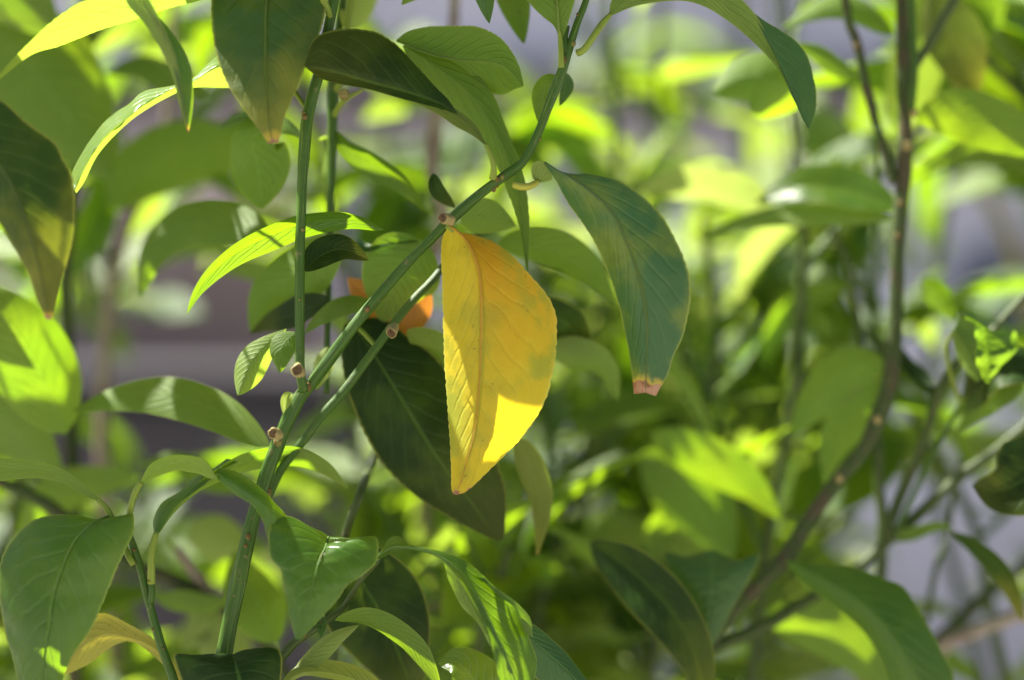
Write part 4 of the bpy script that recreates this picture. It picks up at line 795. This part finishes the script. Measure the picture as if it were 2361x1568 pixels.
bg_shrub('distant shoot seen left of the big yellow leaf', [(760, 1900, 26, 16), (740, 1400, 26, 15), (760, 1000, 26, 13), (850, 600, 26, 12), (900, 300, 26, 10), (930, 50, 26, 9)], 30, seed=10, mats=['lime', 'olive', 'lemon', 'green'])
bg_shrub('hazy yellow-green shoot far beyond the middle of the bush', [(1250, 1900, 42, 18), (1230, 1200, 42, 16), (1260, 700, 42, 13), (1350, 300, 42, 12), (1400, -60, 42, 10)], 38, seed=13, mats=['lime', 'lemon', 'lime', 'olive'], Ls=(.07, .11))
bg_shrub('farthest bright shoot behind the right half of the bush', [(1900, 2100, 48, 20), (1850, 1400, 48, 18), (1900, 900, 48, 14), (1850, 500, 48, 13), (1800, 0, 48, 12), (1800, -400, 48, 10)], 46, seed=14, mats=['lime', 'lemon', 'lime', 'olive'], Ls=(.07, .11))
bg_shrub('sparse shoot low in the lower left background', [(330, 2000, 17, 16), (310, 1650, 17, 14), (200, 1400, 17, 12), (100, 1200, 17, 10)], 22, seed=15, mats=['olive', 'green', 'lime', 'lemon'])
bg_shrub('shoot of broad shaded leaves in the lower middle background', [(1620, 2000, 16, 16), (1600, 1600, 16, 14), (1560, 1350, 16, 12), (1450, 1100, 15, 10), (1440, 900, 15, 8)], 26, seed=16, mats=['green', 'olive', 'lime', 'olive'], Ls=(.045, .08))

DK = ['green', 'olive', 'olive', 'green', 'lime', 'lime']
bg_shrub('leafy shoot leaning out past the right edge', [(2650, 2000, 16, 15), (2620, 1500, 16, 13), (2680, 1000, 16, 12), (2620, 500, 16, 11), (2560, 100, 16, 9)], 34, seed=51, mats=DK, Ls=(.05, .09), spread=1.3)
bg_shrub('outermost leafy shoot beyond the right edge', [(3000, 2200, 20, 15), (2980, 1500, 20, 13), (2900, 900, 20, 12), (2920, 300, 20, 10)], 34, seed=52, mats=DK, Ls=(.06, .09), spread=1.3)
bg_shrub('leafy shoot beyond the left edge', [(-420, 2200, 12, 15), (-380, 1500, 12, 13), (-340, 900, 12, 12), (-300, 300, 12, 10)], 34, seed=53, mats=DK, Ls=(.06, .09), spread=1.3)
bg_shrub('leafy shoot just behind the left fork at upper right', [(1700, 1900, 9, 14), (1760, 1300, 10, 13), (1830, 900, 10, 12), (1850, 560, 10, 11), (1830, 260, 10, 10), (1790, -80, 10, 9)], 20, seed=21, mats=['olive', 'lime', 'lemon', 'green'], Ls=(.06, .10), spread=1.2)
bg_shrub('dense shaded shoot filling the gap between the yellow leaf and thick branch', [(1480, 1900, 13, 14), (1520, 1400, 13, 13), (1600, 1100, 13, 12), (1650, 800, 13, 11), (1620, 500, 13, 10)], 30, seed=22, mats=['olive', 'lime', 'lime', 'lime'], Ls=(.045, .08), spread=1.2)
bg_shrub('shoot with long leaves at right, crossing behind the thick branch', [(2400, 1900, 13, 15), (2300, 1500, 13, 14), (2240, 1200, 13, 12), (2100, 950, 13, 11), (2000, 700, 13, 10), (1960, 450, 13, 9)], 30, seed=23, mats=DK, Ls=(.045, .085), spread=1.2)
bg_shrub('shaded shoot hanging in the top right corner', [(2700, 500, 10, 13), (2500, 350, 10, 12), (2340, 200, 10, 11), (2200, 60, 10, 10), (2120, -120, 10, 9)], 26, seed=24, mats=DK, Ls=(.06, .10))
bg_shrub('bare criss-crossing twigs low behind the thick branch', [(1380, 1900, 14, 10), (1500, 1450, 14, 9), (1640, 1180, 14, 8), (1790, 960, 14, 7), (1900, 820, 14, 5)], 26, seed=25, mats=['olive', 'green', 'lemon'], Ls=(.04, .07), twigs=9, spread=1.3, avoid=False)
bg_shrub('small-leaved shoot in the blurred middle of the lower right', [(1750, 1900, 20, 13), (1760, 1500, 20, 12), (1900, 1200, 20, 10), (1950, 950, 20, 9)], 40, seed=26, mats=['olive', 'lime', 'lime', 'lemon'], Ls=(.035, .065), twigs=9, spread=1.2)
bg_shrub('bright shoot behind the blue-green leaf and its neighbours', [(1330, 1700, 16, 13), (1340, 1200, 16, 12), (1380, 800, 16, 11), (1420, 400, 16, 10), (1400, 0, 16, 9)], 20, seed=27, mats=['lime', 'lime', 'olive', 'lemon'], Ls=(.06, .09))
bg_shrub('leafy shoot behind the two upright stems', [(880, 1900, 15, 13), (860, 1400, 15, 12), (820, 1000, 15, 11), (800, 600, 15, 10), (700, 200, 15, 9), (640, -100, 15, 8)], 30, seed=28, mats=['olive', 'lime', 'green'], Ls=(.05, .09))
bg_shrub('leafy shoot behind the wavy leaf at the bottom', [(1100, 2000, 9, 13), (1090, 1650, 9, 12), (1110, 1450, 9, 11), (1180, 1250, 9, 9)], 22, seed=29, mats=DK, Ls=(.05, .08))
bg_shrub('leafy shoot low at the far left behind the corner leaf', [(-80, 2000, 12, 14), (-40, 1500, 12, 12), (30, 1200, 12, 11), (60, 900, 12, 9)], 26, seed=30, mats=['olive', 'green', 'lime', 'lemon'], Ls=(.05, .09))

# ------------------------------------------------------------------ added canopy, unseen above and beside the frame, to shade the branches below
cp = thing('citrus_branch', 'unseen leafy limb added above the top edge to shade the leaves below', 'branch', Vector((-.35, .05, H + .30)))
cb = cp.location.copy()
def wt_(p, r):
    x, y = proj(p); return (x, y, undep(p.y * 100), r)
for k, (a, b) in enumerate([((-.75, .12, H + .10), (.30, .10, H + .34)), ((-.6, .28, H + .2), (.40, .22, H + .40)), ((-.5, -.04, H + .20), (.25, .0, H + .27))]):
    a, b = Vector(a), Vector(b); pts = [wt_(a.lerp(b, t) + Vector((0, .02 * math.sin(t * 9), .02 * math.sin(t * 7 + k))), 22 - 12 * t) for t in (0, .25, .5, .75, 1)]
    tube('stem', pts, MAT['stem_bark'], cp, n=40, sides=10, seed=k, knob=.15)
rc = random.Random(77); cnt = 0
for tr in range(4000):
    if cnt >= 200: break
    q = Vector((rc.uniform(-.20, .16), rc.uniform(-.05, .10), H + rc.uniform(-.13, .14)))
    tt = (H + rc.uniform(.165, .30) - q.z) / SUN.z
    c = q + SUN * tt
    x, y = proj(c)
    if y > -95 and -90 < x < 2450: continue
    L = rc.uniform(.06, .095)
    bad = False
    for lp, r in LITP:
        dv = c - lp; perp = (dv - SUN * dv.dot(SUN)).length
        if dv.dot(SUN) > 0 and perp < r + L * .34: bad = True; break
    if bad: continue
    az = rc.uniform(0, 6.283); dr = Vector((math.cos(az), math.sin(az), rc.uniform(-.6, .3))).normalized()
    o = put_leaf(cp, cb, c - dr * (L * .7), dr, L, rc.choice(['green', 'dark', 'olive', 'green']), rc.uniform(-.4, .4), rc.randrange(3)); cnt += 1
# unseen leaves added to block sun from front leaves, gaps left for light bands
HP = Vector((SUN.y, -SUN.x, 0)).normalized(); E2 = SUN.cross(HP)
if E2.z > 0: E2 = -E2
def shade(x, y, d, t, o1, o2, L=.10, mat='dark'):
    c = P(x, y, d) + SUN * t + HP * o1 + E2 * o2
    z = Vector((0, 0, 1)); r = math.acos(SUN.z)
    best = min((r, -r), key=lambda q: -((Matrix.Rotation(q, 3, HP) @ z).dot(SUN)))
    put_leaf(cp, cb, c - HP * (L * .7), HP, L, mat, best, 0)
for x, y, d, t, o1, o2, L in [
    (60, 1430, -1.3, .17, .005, -.022, .11), (60, 1430, -1.3, .15, .01, .0215, .10), (60, 1430, -1.3, .19, .01, -.052, .11),
    (740, 1288, -1.7, .29, .004, .0215, .09),
    (1480, 650, -1.2, .18, 0, 0, .105), (1500, 830, -1.2, .19, .03, 0, .085), (1480, 650, -1.2, .20, 0, -.036, .10),
    (1120, 1400, -1.2, .30, .03, -.018, .07), (1120, 1400, -1.2, .31, .03, .016, .07), (80, 480, -3.2, .14, -.016, -.014, .08), (80, 480, -3.2, .15, -.012, .018, .09), (950, 130, -1, .12, 0, 0, .09),
    (1000, 1000, 2.8, .25, .035, .01, .09)]:
    shade(x, y, d, t, o1, o2, L)
shade(1165, 690, -.8, .165, .004, -.001, .125, 'green')
print('canopy', cnt)
